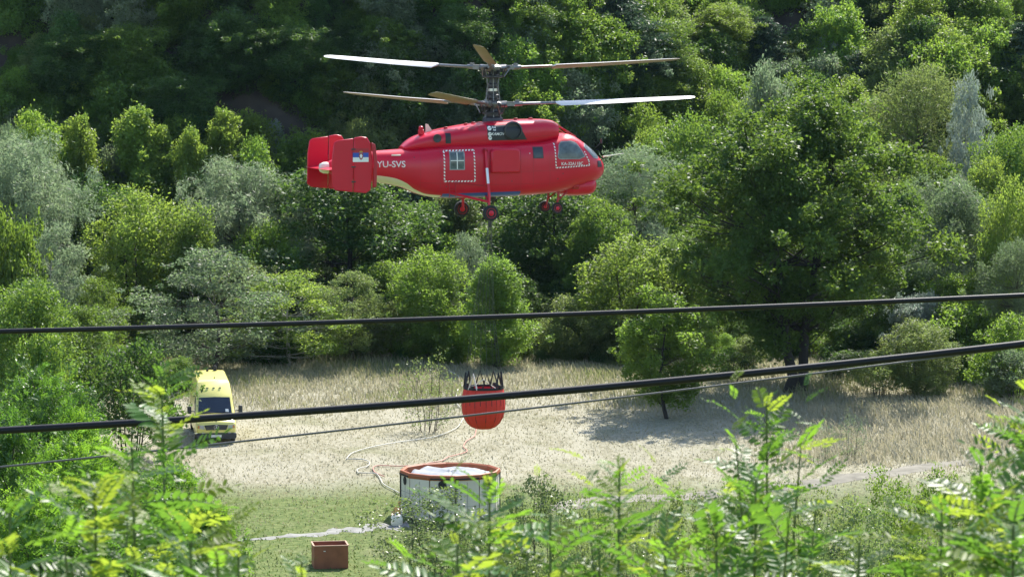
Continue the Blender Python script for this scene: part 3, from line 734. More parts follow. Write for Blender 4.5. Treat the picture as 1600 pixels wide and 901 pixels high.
def spray(tops, d, vbase, label, seed, nleaf, yellow=.3, scale=1., lean=0., bushy=True):
    """a leafy shoot: stem from the bank up to photo height tops, pinnate leaves all along the visible part"""
    r = np.random.default_rng(seed); u, v = tops
    top = P(u, v, d); bx = P(u + lean, vbase, d + .3 * r.normal())
    zb = float(hgt(bx.x, bx.y))
    e = empty('locust_shoot', (bx.x, bx.y, zb)); tag(e, label, 'plant', 'locust shoots rising in front of the camera')
    o = Vector(e.location); mb = MB(); K = 14; pts = []
    for i in range(K):
        t = i / (K - 1); p = Vector((bx.x, bx.y, zb)).lerp(top, t); sway = .05 * math.sin(t * 9 + seed) * t; p.x += sway * (1 - t); p.y += sway * .7
        pts.append(p - o)
    mb.tube(pts, list(np.linspace(.013, .003, K)), 6)
    paths = [(pts, nleaf * 1.9, P(u, min(vbase, 960), d).z - o.z - .12)]
    if nleaf >= 13 and bushy:
        for q, (du, dv, f0) in enumerate(((-48, 75, .80), (52, 55, .84), (-30, 150, .70), (66, 165, .72))[:2 if nleaf < 15 else 4]):
            tip = P(u + du * (.8 + .5 * r.random()), min(v + dv * (.8 + .5 * r.random()), 890), d + .35 * r.normal()) - o
            b0 = pts[int(f0 * (K - 1))]
            if b0.z > tip.z - .05: b0 = pts[max(int(f0 * (K - 1)) - 3, 1)]
            br = [b0.lerp(tip, t) + Vector((0, 0, -.05 * math.sin(math.pi * t))) for t in np.linspace(0, 1, 7)]
            mb.tube(br, list(np.linspace(.007, .0022, 7)), 5); paths.append((br, nleaf * .75, None))
    mb.build('stem', STEM, e, True)
    for path, cnt, zlo in paths:
        cnt = int(cnt * 1.12); zt = path[-1].z; zs = [p.z for p in path]; z0_ = zlo if zlo is not None else path[1].z
        for k in range(cnt):
            f = ((k + .5) / cnt) ** .8
            if zlo is not None: q = float(np.interp(z0_ + (zt - z0_) * f, zs, range(len(path))))
            else: q = 1 + (len(path) - 1.01) * f
            i = min(int(q), len(path) - 2); p = path[i].lerp(path[i + 1], q - i)
            az = k * 2.4 + r.normal() * .5; el = .15 + .55 * f + .2 * r.normal()
            lf = link(bpy.data.objects.new('leaf', PIN[int(r.integers(0, 6))])); lf.parent = e; lf.location = p
            lf.rotation_euler = (r.normal() * .4, -el, az)
            s = scale * .86 * (.75 + .4 * r.random()) * (1 if f < .75 else .8 - .35 * (f - .75) / .25); lf.scale = (s, s, s)
            y = r.random() < (yellow * (.15 + 1.1 * f * f)); lf.material_slots[0].link = 'OBJECT'
            lf.material_slots[0].material = LM['foreyellow' if y else ('forelime' if r.random() < .24 else 'fore')]
    return e
for i, a in enumerate([
 ((250, 584), 8.5, 905, 'tall leafy locust shoot in front of the yellow van', 24, .5, 1.15, 30, False),
 ((205, 700), 7.2, 930, 'locust shoot left of the tall shoot in front of the van', 16, .25, 1.0, 0, False),
 ((150, 760), 6.4, 940, 'yellow-tipped locust shoot low on the left', 16, .75, 1.0, -20),
 ((20, 790), 6.0, 950, 'dark green locust shoot in the bottom left corner', 12, .15, 1.0, 0),
 ((300, 815), 6.2, 940, 'lime locust shoot at the bottom below the tall left shoot', 13, .6, .9, 20),
 ((372, 862), 6.6, 950, 'low locust shoot left of the brown steel box', 8, .5, .8, 0),
 ((470, 880), 7.0, 960, 'lowest locust shoot in front of the brown steel box', 7, .5, .75, 0),
 ((640, 868), 7.6, 950, 'short locust shoot below the left end of the tank', 8, .35, .8, 0),
 ((765, 752), 7.0, 935, 'locust shoot crossing the right end of the tank', 14, .5, .95, -25),
 ((715, 845), 6.6, 940, 'low bright locust shoot under the tank', 10, .5, .9, 0),
 ((860, 800), 7.0, 940, 'green locust shoot between the tank and the yellow-topped shoot', 11, .2, .9, 15),
 ((968, 728), 7.4, 930, 'locust shoot with a lime top right of the tank', 16, .5, 1.0, -10),
 ((1040, 850), 6.6, 940, 'low lime locust shoot at the bottom centre right', 9, .65, .85, 0),
 ((1120, 790), 7.2, 930, 'green locust shoot left of the tallest right shoot', 11, .25, 1.0, 10),
 ((1198, 628), 8.0, 920, 'tallest locust shoot on the right, with a lime tip', 24, .35, 1.0, 20),
 ((1180, 745), 7.4, 930, 'dark locust shoot at the foot of the tallest right shoot', 14, .15, 1.0, 0),
 ((1340, 842), 6.8, 945, 'low locust shoot between the two tall right shoots', 8, .4, .9, 0),
 ((1470, 800), 6.4, 940, 'yellow-leaved locust shoot in the lower right', 13, .6, 1.0, 10),
 ((1535, 725), 6.6, 940, 'leafy locust shoot near the bottom right corner', 18, .3, 1.0, 20),
 ((1612, 612), 7.6, 930, 'locust shoot cut by the right picture edge', 20, .3, 1.0, 15),
 ((1585, 820), 6.0, 950, 'dense green locust shoot in the bottom right corner', 14, .25, 1.0, 0),
]): spray(*a[:4], 200 + i, *a[4:])

# ------------------------------------------------------------------ meadow grass
def grass():
    r = np.random.default_rng(9); V = []; tone = []
    n = 150000
    y = 104 + 66 * r.random(n) ** .9; x = (r.random(n) * 2 - 1) * (.18 * y + 4)
    u = 800 + x / y * FPX
    pat = .5 + .5 * np.sin(x * .5 + 1.3 * np.sin(y * .31)) * np.sin(y * .37 + x * .11)
    tall = sstep(144, 152, y + 3 * pat) ; right = sstep(9, 16, x) * sstep(128, 131, y) * (1 - tall)
    h = (.05 + .07 * r.random(n)) + tall * (.14 + .36 * r.random(n)) * (.3 + .8 * pat) + right * (.2 + .35 * r.random(n))
    keep = r.random(n) < np.clip(.35 + .65 * (tall + right) + .3 * pat, 0, 1)
    x, y, h, u, tall, right, pat = [q[keep] for q in (x, y, h, u, tall, right, pat)]; n = len(x)
    for pl, wd in ((TRACK, .75), (SILTP, .2)):
        q = np.array([[p.x, p.y] for p in pl]); dist = np.full(n, 9.)
        for a_, b_ in zip(q[:-1], q[1:]):
            ab = b_ - a_; t_ = np.clip(((x - a_[0]) * ab[0] + (y - a_[1]) * ab[1]) / ab.dot(ab), 0, 1)
            dist = np.minimum(dist, np.hypot(x - a_[0] - t_ * ab[0], y - a_[1] - t_ * ab[1]))
        k_ = dist > wd * (.6 + .6 * r.random(n)); x, y, h, u, tall, right, pat = [q_[k_] for q_ in (x, y, h, u, tall, right, pat)]; n = len(x)
    z = hgt(x, y); az = r.random(n) * 6.28
    lean = h * (.25 + .9 * r.random(n) * (1 - .5 * tall)); dx = np.cos(az) * lean - .4 * lean; dy = np.sin(az) * lean
    w = .016 + .02 * r.random(n); a2 = r.random(n) * 3.14; wx = np.cos(a2) * w; wy = np.sin(a2) * w * .5
    B = np.stack([x, y, z - .02], -1); Wv = np.stack([wx, wy, 0 * wx], -1)
    M = B + np.stack([dx * .35, dy * .35, h * .62 + .02], -1); Tp = B + np.stack([dx, dy, h * .95 + .02], -1)
    V = np.stack([B - Wv, B + Wv, M + Wv * .7, M - Wv * .7, Tp], 1).reshape(-1, 3)
    k = np.arange(n)[:, None] * 5
    F = np.concatenate([k + np.array([[0, 1, 2, 2]])[:, :3], k + np.array([[0, 2, 3]]), k + np.array([[3, 2, 4]])], 0)
    green = sstep(131, 120, y + 3 * pat) * sstep(8, -3, x) * .8 + tall * (.1 + .55 * pat * pat) + sstep(118, 108, y) * .3
    t = np.clip(r.random(n) * .42 + green * (.3 + .5 * r.random(n)), 0, 1); t = np.concatenate([t, t, t])
    m, nd, l = nodes('grass_blades'); b = nd['Principled BSDF']; b.inputs['Roughness'].default_value = .6; b.inputs['Specular IOR Level'].default_value = .25
    at = nd.new('ShaderNodeAttribute'); at.attribute_name = 'tone'; cr = nd.new('ShaderNodeValToRGB')
    e = cr.color_ramp.elements; e[0].position = 0; e[0].color = (.41, .38, .275, 1); e[1].position = 1; e[1].color = (.08, .14, .025, 1)
    q = e.new(.35); q.color = (.34, .312, .20, 1); q = e.new(.6); q.color = (.24, .26, .10, 1)
    l.new(at.outputs['Fac'], cr.inputs[0]); l.new(cr.outputs[0], b.inputs['Base Color'])
    t_ = nd.new('ShaderNodeBsdfTranslucent'); l.new(cr.outputs[0], t_.inputs['Color']); ms = nd.new('ShaderNodeMixShader'); ms.inputs[0].default_value = .4
    l.new(b.outputs[0], ms.inputs[1]); l.new(t_.outputs[0], ms.inputs[2]); l.new(ms.outputs[0], nd['Material Output'].inputs['Surface'])
    o = link(bpy.data.objects.new('meadow_grass', mesh_np('meadow_grass', V, F, m, t)))
    tag(o, 'dry straw-coloured grass with greener blades covering the meadow', kind='stuff')
grass()

# ------------------------------------------------------------------ helicopter
RED = mat('red_paint', (.57, .004, .030), .36, var=.06, scale=1.5, coat=.3, spec=.3)
REDD = mat('dark_red_paint', (.40, .008, .022), .4, var=.1, scale=2)
CREAM = mat('cream_paint', (.76, .71, .58), .4, var=.05)
BLUE = mat('blue_paint', (.020, .075, .40), .4, var=.1)
BLACKP = mat('black_panel', (.012, .016, .022), .45, var=.3)
WHITE = mat('white_paint', (.80, .79, .76), .45, var=.05)
GREYM = mat('grey_metal', (.20, .20, .20), .42, .7, var=.3, scale=8)
DARKM = mat('dark_metal', (.05, .05, .055), .45, .5, var=.3, scale=8)
SILVER = mat('bright_metal', (.55, .55, .55), .3, .9, var=.15, scale=6)
RUBBER = mat('rubber', (.015, .015, .016), .75, var=.3, scale=9)
BLADEW = mat('blade_paint', (.70, .68, .64), .42, var=.06, scale=1)
BLADEU = mat('blade_underside_shade', (.27, .21, .17), .5, var=.12, scale=1)  # underside shading and bounced light put into a brown colour
BLADED = mat('blade_full_shade', (.27, .24, .17), .5, var=.12, scale=1)  # brown underside shade coloured over all of the blades pointing at the camera
def glassmat(name, col, rough=.03):
    m, n, l = nodes(name); b = n['Principled BSDF']; b.inputs['Base Color'].default_value = list(col) + [1]; b.inputs['Roughness'].default_value = rough
    b.inputs['Specular IOR Level'].default_value = .9; b.inputs['Coat Weight'].default_value = .6; b.inputs['Coat Roughness'].default_value = .02
    tr = n.new('ShaderNodeBsdfTransparent'); tr.inputs[0].default_value = (.75, .82, .84, 1); ms = n.new('ShaderNodeMixShader'); ms.inputs[0].default_value = .62
    l.new(tr.outputs[0], ms.inputs[2]); l.new(b.outputs[0], ms.inputs[1]); l.new(ms.outputs[0], n['Material Output'].inputs['Surface']); return m
GLASS = glassmat('window_glass', (.06, .08, .09))
CABIN_GLARE = mat('cabin_and_glare', (.30, .32, .33), .7, var=.62, scale=4.5)  # mottled grey colour stands for the cabin interior and for reflections in the panes
HEAD = R_(19)
HL = empty('helicopter', P(770, 341.7, 110), HEAD)
tag(HL, 'red twin-rotor helicopter with three wheels visible hovering above the meadow', 'helicopter')
HL['label'] = 'red helicopter with two stacked rotors hovering over the meadow'
def pch(xs, ys, x):
    xs = np.asarray(xs, float); ys = np.asarray(ys, float); d = np.diff(ys) / np.diff(xs); m = np.zeros(len(xs))
    for i in range(1, len(xs) - 1): m[i] = 0 if d[i - 1] * d[i] <= 0 else 2 * d[i - 1] * d[i] / (d[i - 1] + d[i])
    m[0], m[-1] = d[0], d[-1]
    x = np.clip(x, xs[0], xs[-1]); i = np.clip(np.searchsorted(xs, x) - 1, 0, len(xs) - 2); h = xs[i + 1] - xs[i]; t = (x - xs[i]) / h
    return (2 * t**3 - 3 * t**2 + 1) * ys[i] + (t**3 - 2 * t**2 + t) * h * m[i] + (-2 * t**3 + 3 * t**2) * ys[i + 1] + (t**3 - t**2) * h * m[i + 1]
class Loft:
    """body of super-elliptic sections along X: rows of (X, z bottom, z top, half width, exponent)"""
    def __init__(s, rows): s.r = np.array(rows, float)
    def at(s, X): return [pch(s.r[:, 0], s.r[:, k], X) for k in (1, 2, 3, 4)]
    def side(s, X, z):
        zb, zt, hw, n = s.at(X); q = np.clip(np.abs((z - (zb + zt) / 2) / ((zt - zb) / 2)), 0, .9995)
        return hw * (1 - q ** n) ** (1 / n)
    def mb(s, nx=90, k=40):
        m = MB(); X = s.r[0, 0] + (s.r[-1, 0] - s.r[0, 0]) * (np.linspace(0, 1, nx)); rows = []
        for x in X:
            zb, zt, hw, n = s.at(x); zc, hh = (zb + zt) / 2, (zt - zb) / 2
            for j in range(k):
                a = 2 * math.pi * j / k; c, q = math.cos(a), math.sin(a)
                m.v.append((x, -hw * math.copysign(abs(c) ** (2 / n), c), zc + hh * math.copysign(abs(q) ** (2 / n), q)))
        for i in range(nx - 1):
            for j in range(k): a, b = i * k + j, i * k + (j + 1) % k; m.f.append((a, b, b + k, a + k))
        m.f.append(tuple(range(k))[::-1]); m.f.append(tuple((nx - 1) * k + j for j in range(k)))
        return m
    def patch(s, X0, X1, lo, hi, off=.008, nx=24, nz=10, side=1, mb=None):
        """sheet lying on the body between heights lo(X) and hi(X); side 1 = starboard, -1 = port"""
        m = mb or MB(); n0 = len(m.v)
        for i in range(nx + 1):
            x = X0 + (X1 - X0) * i / nx; a = lo(x) if callable(lo) else lo; b = hi(x) if callable(hi) else hi
            for j in range(nz + 1):
                z = a + (b - a) * j / nz; m.v.append((x, -side * (float(s.side(x, z)) + off), z))
        for i in range(nx):
            for j in range(nz): a = n0 + i * (nz + 1) + j; m.f.append((a, a + nz + 1, a + nz + 2, a + 1))
        return m
    def poly(s, pts, off=.012, side=1, n=14):
        """filled outline (X, z) laid on the body"""
        pts = np.array(pts, float); x0, x1 = pts[:, 0].min(), pts[:, 0].max()
        def cross(x):
            zs = []
            for i in range(len(pts)):
                a, b = pts[i], pts[(i + 1) % len(pts)]
                if (a[0] - x) * (b[0] - x) <= 0 and abs(a[0] - b[0]) > 1e-9: zs.append(a[1] + (b[1] - a[1]) * (x - a[0]) / (b[0] - a[0]))
            return (min(zs), max(zs)) if zs else (0, 0)
        e = 1e-4
        return s.patch(x0 + e, x1 - e, lambda x: cross(x)[0], lambda x: cross(x)[1], off, n, 6, side)
    def wire(s, pts, w, off=.01, side=1, closed=True, step=.05, dash=None):
        """strip along an outline; dash=(length, gap) makes separate slanted dashes"""
        m = MB(); pts = [np.array(p, float) for p in pts]
        if closed: pts = pts + [pts[0]]
        for a, b in zip(pts[:-1], pts[1:]):
            L = np.linalg.norm(b - a); d = (b - a) / L; nrm = np.array([-d[1], d[0]])
            segs = [(i * step, min((i + 1) * step + (.004 if dash is None else 0), L)) for i in range(int(math.ceil(L / step)))] if dash is None else [(q, min(q + dash[0], L)) for q in np.arange(0, L - .01, dash[0] + dash[1])]
            for q0, q1 in segs:
                sk = .03 if dash else 0; n0 = len(m.v)
                for q, sg, k in ((q0, -1, 0), (q1, -1, 0), (q1, 1, sk), (q0, 1, sk)):
                    p = a + d * min(q + k, L) + nrm * sg * w / 2; m.v.append((p[0], -side * (float(s.side(p[0], p[1])) + off), p[1]))
                m.f.append((n0, n0 + 1, n0 + 2, n0 + 3))
        return m
def Xs(u, s=1.2): return ((u - 770) / 41 - s * .3256) / .9455
def Zs(v, s=1.2): return (341.7 + 1.36 * s * .95 - v) / 41
FUS = Loft([(-6.75, 1.98, 2.16, .10, 2), (-6.55, 1.86, 2.24, .17, 2), (-6.0, 1.66, 2.45, .30, 2.2), (-5.4, 1.52, 2.55, .42, 2.4), (-4.6, 1.44, 2.64, .56, 2.6), (-3.7, 1.26, 2.70, .76, 2.8),
  (-3.0, .98, 2.78, .98, 3.2), (-2.4, .86, 2.84, 1.12, 3.8), (-1.8, .84, 2.88, 1.18, 4.4), (0, .86, 2.92, 1.2, 4.6), (1.6, .92, 2.98, 1.2, 4.4), (2.3, .98, 3.14, 1.19, 3.8), (2.75, 1.03, 3.26, 1.16, 3.2), (3.05, 1.08, 3.20, 1.1, 2.9), (3.5, 1.2, 2.95, .98, 2.7), (3.9, 1.32, 2.66, .82, 2.5), (4.2, 1.45, 2.36, .62, 2.4), (4.38, 1.6, 2.18, .42, 2.2), (4.46, 1.78, 2.0, .2, 2)])
FUS.mb(130, 52).build('fuselage', RED, HL, True, 30)
# engine cowling on the roof
COW = Loft([(-3.65, 2.66, 2.80, .34, 2.2), (-3.45, 2.6, 2.98, .52, 2.5), (-3.1, 2.6, 3.18, .68, 2.7), (-2.5, 2.6, 3.36, .82, 3), (-1.6, 2.6, 3.54, .92, 3.2), (-.6, 2.62, 3.68, .98, 3.4), (.6, 2.7, 3.78, 1.0, 3.4), (1.8, 2.86, 3.80, .98, 3.4), (2.2, 2.92, 3.76, .93, 3.2), (2.38, 2.98, 3.68, .86, 3)])
cw = COW.mb(80, 40).build('engine_cowling', RED, HL, True, 30)
for s in (1, -1):
    p = COW.poly([(Xs(757, .95), Zs(193)), (Xs(803, .95), Zs(192)), (Xs(812, .95), Zs(199)), (Xs(823, .95), Zs(219)), (Xs(763, .95), Zs(220))], .01, s).build('exhaust_panel', BLACKP, cw, True)
    MB().lathe([(.36, 0), (.36, .1), (.30, .12), (.27, -.12), (.02, -.14)], 28, 'y').build('exhaust_port', DARKM, cw, True, 30).location = (Xs(801, .97), -s * .97, Zs(205))
    if s < 0: cw.children[-1].rotation_euler = (0, 0, math.pi)
    else: cw.children[-1].rotation_euler = (0, 0, math.pi)
    MB().lathe([(.16, 0), (.16, .03), (.12, .035), (.02, .0)], 20, 'y').build('vent', DARKM, cw, True, 30).location = (Xs(685, .85), -s * (float(COW.side(Xs(685, .85), Zs(216))) + .02), Zs(216))
    COW.patch(Xs(698, .9), Xs(706, .9), Zs(224), Zs(208), .012, 3, 3, s).build('grille', BLACKP, cw)
    for du in (0, 15): COW.patch(Xs(733 + du, .92), Xs(743 + du, .92), Zs(205), Zs(198), .012, 4, 2, s).build('grille', REDD, cw)
    MB().lathe([(.33, 0), (.33, .08), (.27, .1), (.24, -.1), (.02, -.12)], 24, 'x').build('air_intake', DARKM, cw, True, 30).location = (2.33, -s * .42, 3.32)
    COW.wire([(-2.6, 2.95), (-.4, 3.02), (2.2, 3.2)], .012, .006, s, False).build('panel_seam', REDD, cw)
def lettering(txt, size, X, z, off, par, loft, m, bold=0, name='lettering', side=1, shear=0):
    cu = bpy.data.curves.new(name, 'FONT'); cu.body = txt; cu.size = size; cu.align_x = 'CENTER'; cu.align_y = 'CENTER'; cu.offset = bold; cu.shear = shear; cu.resolution_u = 3
    tmp = link(bpy.data.objects.new('tmp_text', cu)); dg = bpy.context.evaluated_depsgraph_get(); me = bpy.data.meshes.new_from_object(tmp.evaluated_get(dg)); bpy.data.objects.remove(tmp)
    n = len(me.vertices); co = np.zeros(n * 3, np.float32); me.vertices.foreach_get('co', co); co = co.reshape(-1, 3)
    x = X + co[:, 0]; zz = z + co[:, 1]; y = -side * (loft.side(x, zz) + off) if loft is not None else np.full(n, off)
    me.vertices.foreach_set('co', np.stack([x, y, zz], -1).astype(np.float32).ravel()); me.materials.clear(); me.materials.append(m); me.update()
    o = link(bpy.data.objects.new(name, me)); o.parent = par; return o
lettering('YU-SVS', .335, Xs(614, .62), Zs(255, .62), .03, HL, FUS, WHITE, .004, 'registration_lettering')
lettering('KA-32A11BC', .17, Xs(893, 1.03), Zs(257), .02, HL, FUS, WHITE, .002, 'type_lettering')
lettering('KAMOV', .145, Xs(777.5, .99), Zs(210), .028, cw, COW, WHITE, .002, 'maker_lettering', shear=.25)
lettering('Rus', .10, Xs(772.5, .99), Zs(199.5), .028, cw, COW, WHITE, .004, 'small_lettering')
lettering('hel', .09, Xs(773, .99), Zs(203.5), .028, cw, COW, WHITE, .004, 'small_lettering')
for (uu, vv, rr) in ((765.5, 201, .085), (765.5, 210, .075), (766, 216, .075)):
    c, zz = Xs(uu, .99), Zs(vv); COW.poly([(c + rr * math.cos(a), zz + rr * math.sin(a)) for a in np.linspace(0, 6.28, 13)[:-1]], .026, 1, 8).build('round_emblem', WHITE, cw)
    COW.poly([(c - rr * .9, zz - .012), (c + rr * .6, zz + .03), (c + rr * .9, zz + .05), (c + rr * .5, zz + .0)], .030, 1, 6).build('emblem_stroke', BLACKP, cw)
# cream belly of the tail, blue band
def cl(*q): xs_ = [Xs(a, s) for a, b, s in q]; zs_ = [Zs(b, s) for a, b, s in q]; return lambda x: float(pch(xs_, zs_, x))
for s in (1, -1):
    up_ = cl((590, 271, .55), (620, 276, .7), (640, 284, .85), (655, 294, 1.0), (675, 302, 1.1), (696, 304, 1.15))
    FUS.patch(Xs(590, .55), Xs(694, 1.15), lambda x: float(FUS.at(x)[0]) + .004, up_, .006, 40, 14, s).build('cream_belly', CREAM, HL, True)
    FUS.patch(Xs(696, 1.18), Xs(815, 1.18), lambda x: float(FUS.at(x)[0]) + .004, lambda x: 1.03 + .02 * (x + 2), .007, 40, 8, s).build('blue_band', BLUE, HL, True)
    # cargo door with its window, cockpit door, dashed rescue outlines
    D = [(Xs(697), Zs(282)), (Xs(743), Zs(282)), (Xs(742), Zs(234)), (Xs(697), Zs(235))]
    dr = FUS.wire(D, .012, .006, s).build('cargo_door', REDD, HL)
    FUS.wire(D, .055, .012, s, dash=(.07, .055)).build('rescue_marking', WHITE, dr)['kind'] = 'stuff'
    wf = FUS.patch(Xs(704.5), Xs(727.5), Zs(264.5), Zs(236), .012, 6, 6, s).build('window_frame', CABIN_GLARE, dr)
    FUS.patch(Xs(706), Xs(726), Zs(263), Zs(237.5), .018, 6, 6, s).build('window', GLASS, dr)
    FUS.patch(Xs(706), Xs(726), Zs(250.8), Zs(249.5), .024, 4, 1, s).build('window_bar', WHITE, dr); FUS.patch(Xs(715.2), Xs(716.6), Zs(263), Zs(237.5), .025, 1, 4, s).build('window_bar', WHITE, dr)
    w = FUS.patch(Xs(833), Xs(849), Zs(248), Zs(230), .012, 4, 4, s).build('cabin_window', DARKM, HL); FUS.patch(Xs(834.5), Xs(847.5), Zs(246.5), Zs(231.5), .018, 4, 4, s).build('window_glass', GLASS, w)
    C = [(Xs(868, 1.12), Zs(263)), (Xs(921, .92), Zs(260)), (Xs(920, .92), Zs(253)), (Xs(905, .98), Zs(222)), (Xs(866, 1.12), Zs(224))]
    cd = FUS.wire(C, .012, .006, s).build('cockpit_door', REDD, HL)
    FUS.wire([C[4], C[0], C[1], C[2], (Xs(913, .95), Zs(238))], .05, .012, s, False, dash=(.065, .05)).build('rescue_marking', WHITE, cd)['kind'] = 'stuff'
    wn_ = [(Xs(870, 1.1), Zs(246)), (Xs(873, 1.1), Zs(250)), (Xs(905, .97), Zs(250)), (Xs(914, .93), Zs(246)), (Xs(910, .95), Zs(238)), (Xs(901, .97), Zs(224)), (Xs(893, 1.), Zs(221)), (Xs(876, 1.07), Zs(222)), (Xs(871, 1.1), Zs(230))]
    FUS.poly(wn_, .012, s, 18).build('door_window_frame', CABIN_GLARE, cd); cx_, cz_ = np.mean([p[0] for p in wn_]), np.mean([p[1] for p in wn_])
    FUS.poly([(cx_ + (a - cx_) * .95, cz_ + (b - cz_) * .93) for a, b in wn_], .02, s, 18).build('door_window', GLASS, cd)
    # windscreen half
    ws = [(3.38, 2.74), (3.50, 2.93), (3.72, 2.79), (3.95, 2.60), (4.12, 2.38), (4.10, 2.28), (3.8, 2.30)]
    FUS.poly(ws, .012, s, 16).build('windscreen_frame', CABIN_GLARE, HL); cx_, cz_ = np.mean([p[0] for p in ws]), np.mean([p[1] for p in ws])
    FUS.poly([(cx_ + (a - cx_) * .94, cz_ + (b - cz_) * .92) for a, b in ws], .022, s, 16).build('windscreen', GLASS, HL)
    FUS.patch(3.98, 4.22, 1.95, 2.20, .014, 4, 4, s).build('landing_light', BLACKP, HL)
    FUS.wire([(Xs(814), Zs(268)), (Xs(870), Zs(267)), (Xs(921, .95), Zs(262))], .014, .006, s, False).build('panel_seam', REDD, HL)
    FUS.wire([(Xs(742), Zs(232)), (Xs(700), Zs(231)), (Xs(650, .9), Zs(230))], .014, .006, s, False).build('panel_seam', REDD, HL)
    FUS.wire([(Xs(814), Zs(232)), (Xs(814), Zs(300))], .014, .006, s, False).build('panel_seam', REDD, HL)
    for uu in (662, 690, 748, 832, 858): FUS.wire([(Xs(uu, 1.1), Zs(234)), (Xs(uu, 1.1), Zs(292))], .012, .005, s, False).build('panel_seam', REDD, HL)
    FUS.wire([(Xs(660, .95), Zs(284)), (Xs(760), Zs(288)), (Xs(870), Zs(287)), (Xs(905, 1.), Zs(280))], .012, .005, s, False).build('panel_seam', REDD, HL)
    # bulged equipment fairing on the cabin side
    B = MB().prism([(Xs(766), Zs(270)), (Xs(812), Zs(270)), (Xs(812), Zs(236)), (Xs(806), Zs(232)), (Xs(772), Zs(232)), (Xs(766), Zs(236))], 'y', -s * 1.0, -s * 1.36)
    B.build('side_fairing', RED, HL, bevel=.07)
    # small rivets / handles
    for uu, vv in ((680, 224), (760, 290), (828, 240), (800, 283), (872, 280), (700, 290), (655, 245), (880, 272), (640, 262)):
        q = Xs(uu); zz = Zs(vv); MB().lathe([(.022, 0), (.022, .02)], 8, 'y').build('fitting', DARKM if uu % 3 else WHITE, HL).location = (q, -s * (float(FUS.side(q, zz)) + .01), zz)
    MB().box((0, 0, 0), (.36, .05, .06)).build('boom_vent', CREAM, HL, bevel=.01).location = (Xs(624, .75), -s * float(FUS.side(Xs(624, .7), Zs(241, .7))) - s * .02, Zs(241, .7))
# chin radome
CHIN = Loft([(2.55, 1.0, 1.3, .35, 2.2), (2.7, .90, 1.42, .55, 2.6), (3.1, .84, 1.5, .66, 3), (3.7, .86, 1.55, .66, 3), (3.95, .92, 1.55, .58, 2.8), (4.06, 1.02, 1.5, .45, 2.4)])
CHIN.mb(30, 28).build('chin_radome', RED, HL, True, 35)
MB().lathe([(.13, 0), (.13, .22), (.10, .24)], 16, 'x').build('search_light', REDD, HL, True, 30).location = (3.0, -.66, 1.24)
MB().tube([(4.4, -.25, 2.33), (5.25, -.3, 2.45)], [.03, .012], 8).build('pitot_probe', CREAM, HL, True)
MB().tube([(3.9, -.84, 2.72), (4.05, -.95, 2.9)], .015, 6).box((4.07, -.97, 2.95), (.04, .14, .18)).build('mirror', DARKM, HL)
wc = MB()
for a, b in (((2.42, -.5, 3.62), (3.0, -.3, 3.2)), ((2.42, -.25, 3.62), (3.0, -.3, 3.2)), ((2.6, -.4, 3.5), (3.25, -.35, 3.12)), ((2.42, .3, 3.6), (3.0, .2, 3.22))): wc.tube([a, b], .018, 6)
wc.build('roof_strut', REDD, HL, True)
MB().box((0, 0, .1), (.2, .18, .2)).lathe([(.09, .2), (.09, .3), (.04, .34)], 12).build('beacon', RED, HL, bevel=.02).location = (Xs(660, .3), -.25, 3.22)
MB().prism([(-.2, 0), (.12, 0), (-.1, .34), (-.2, .36)], 'y', -.015, .015).build('blade_antenna', CREAM, HL).location = (Xs(675, .1), 0, 3.28)
for i, q in enumerate((-2.0, -1.2, -.9, .8, 1.4)):
    MB().box((0, 0, .03), (.14, .06, .1)).build('roof_fitting', REDD, HL, bevel=.01).location = (q, -.35, float(COW.at(q)[1]) - .02)
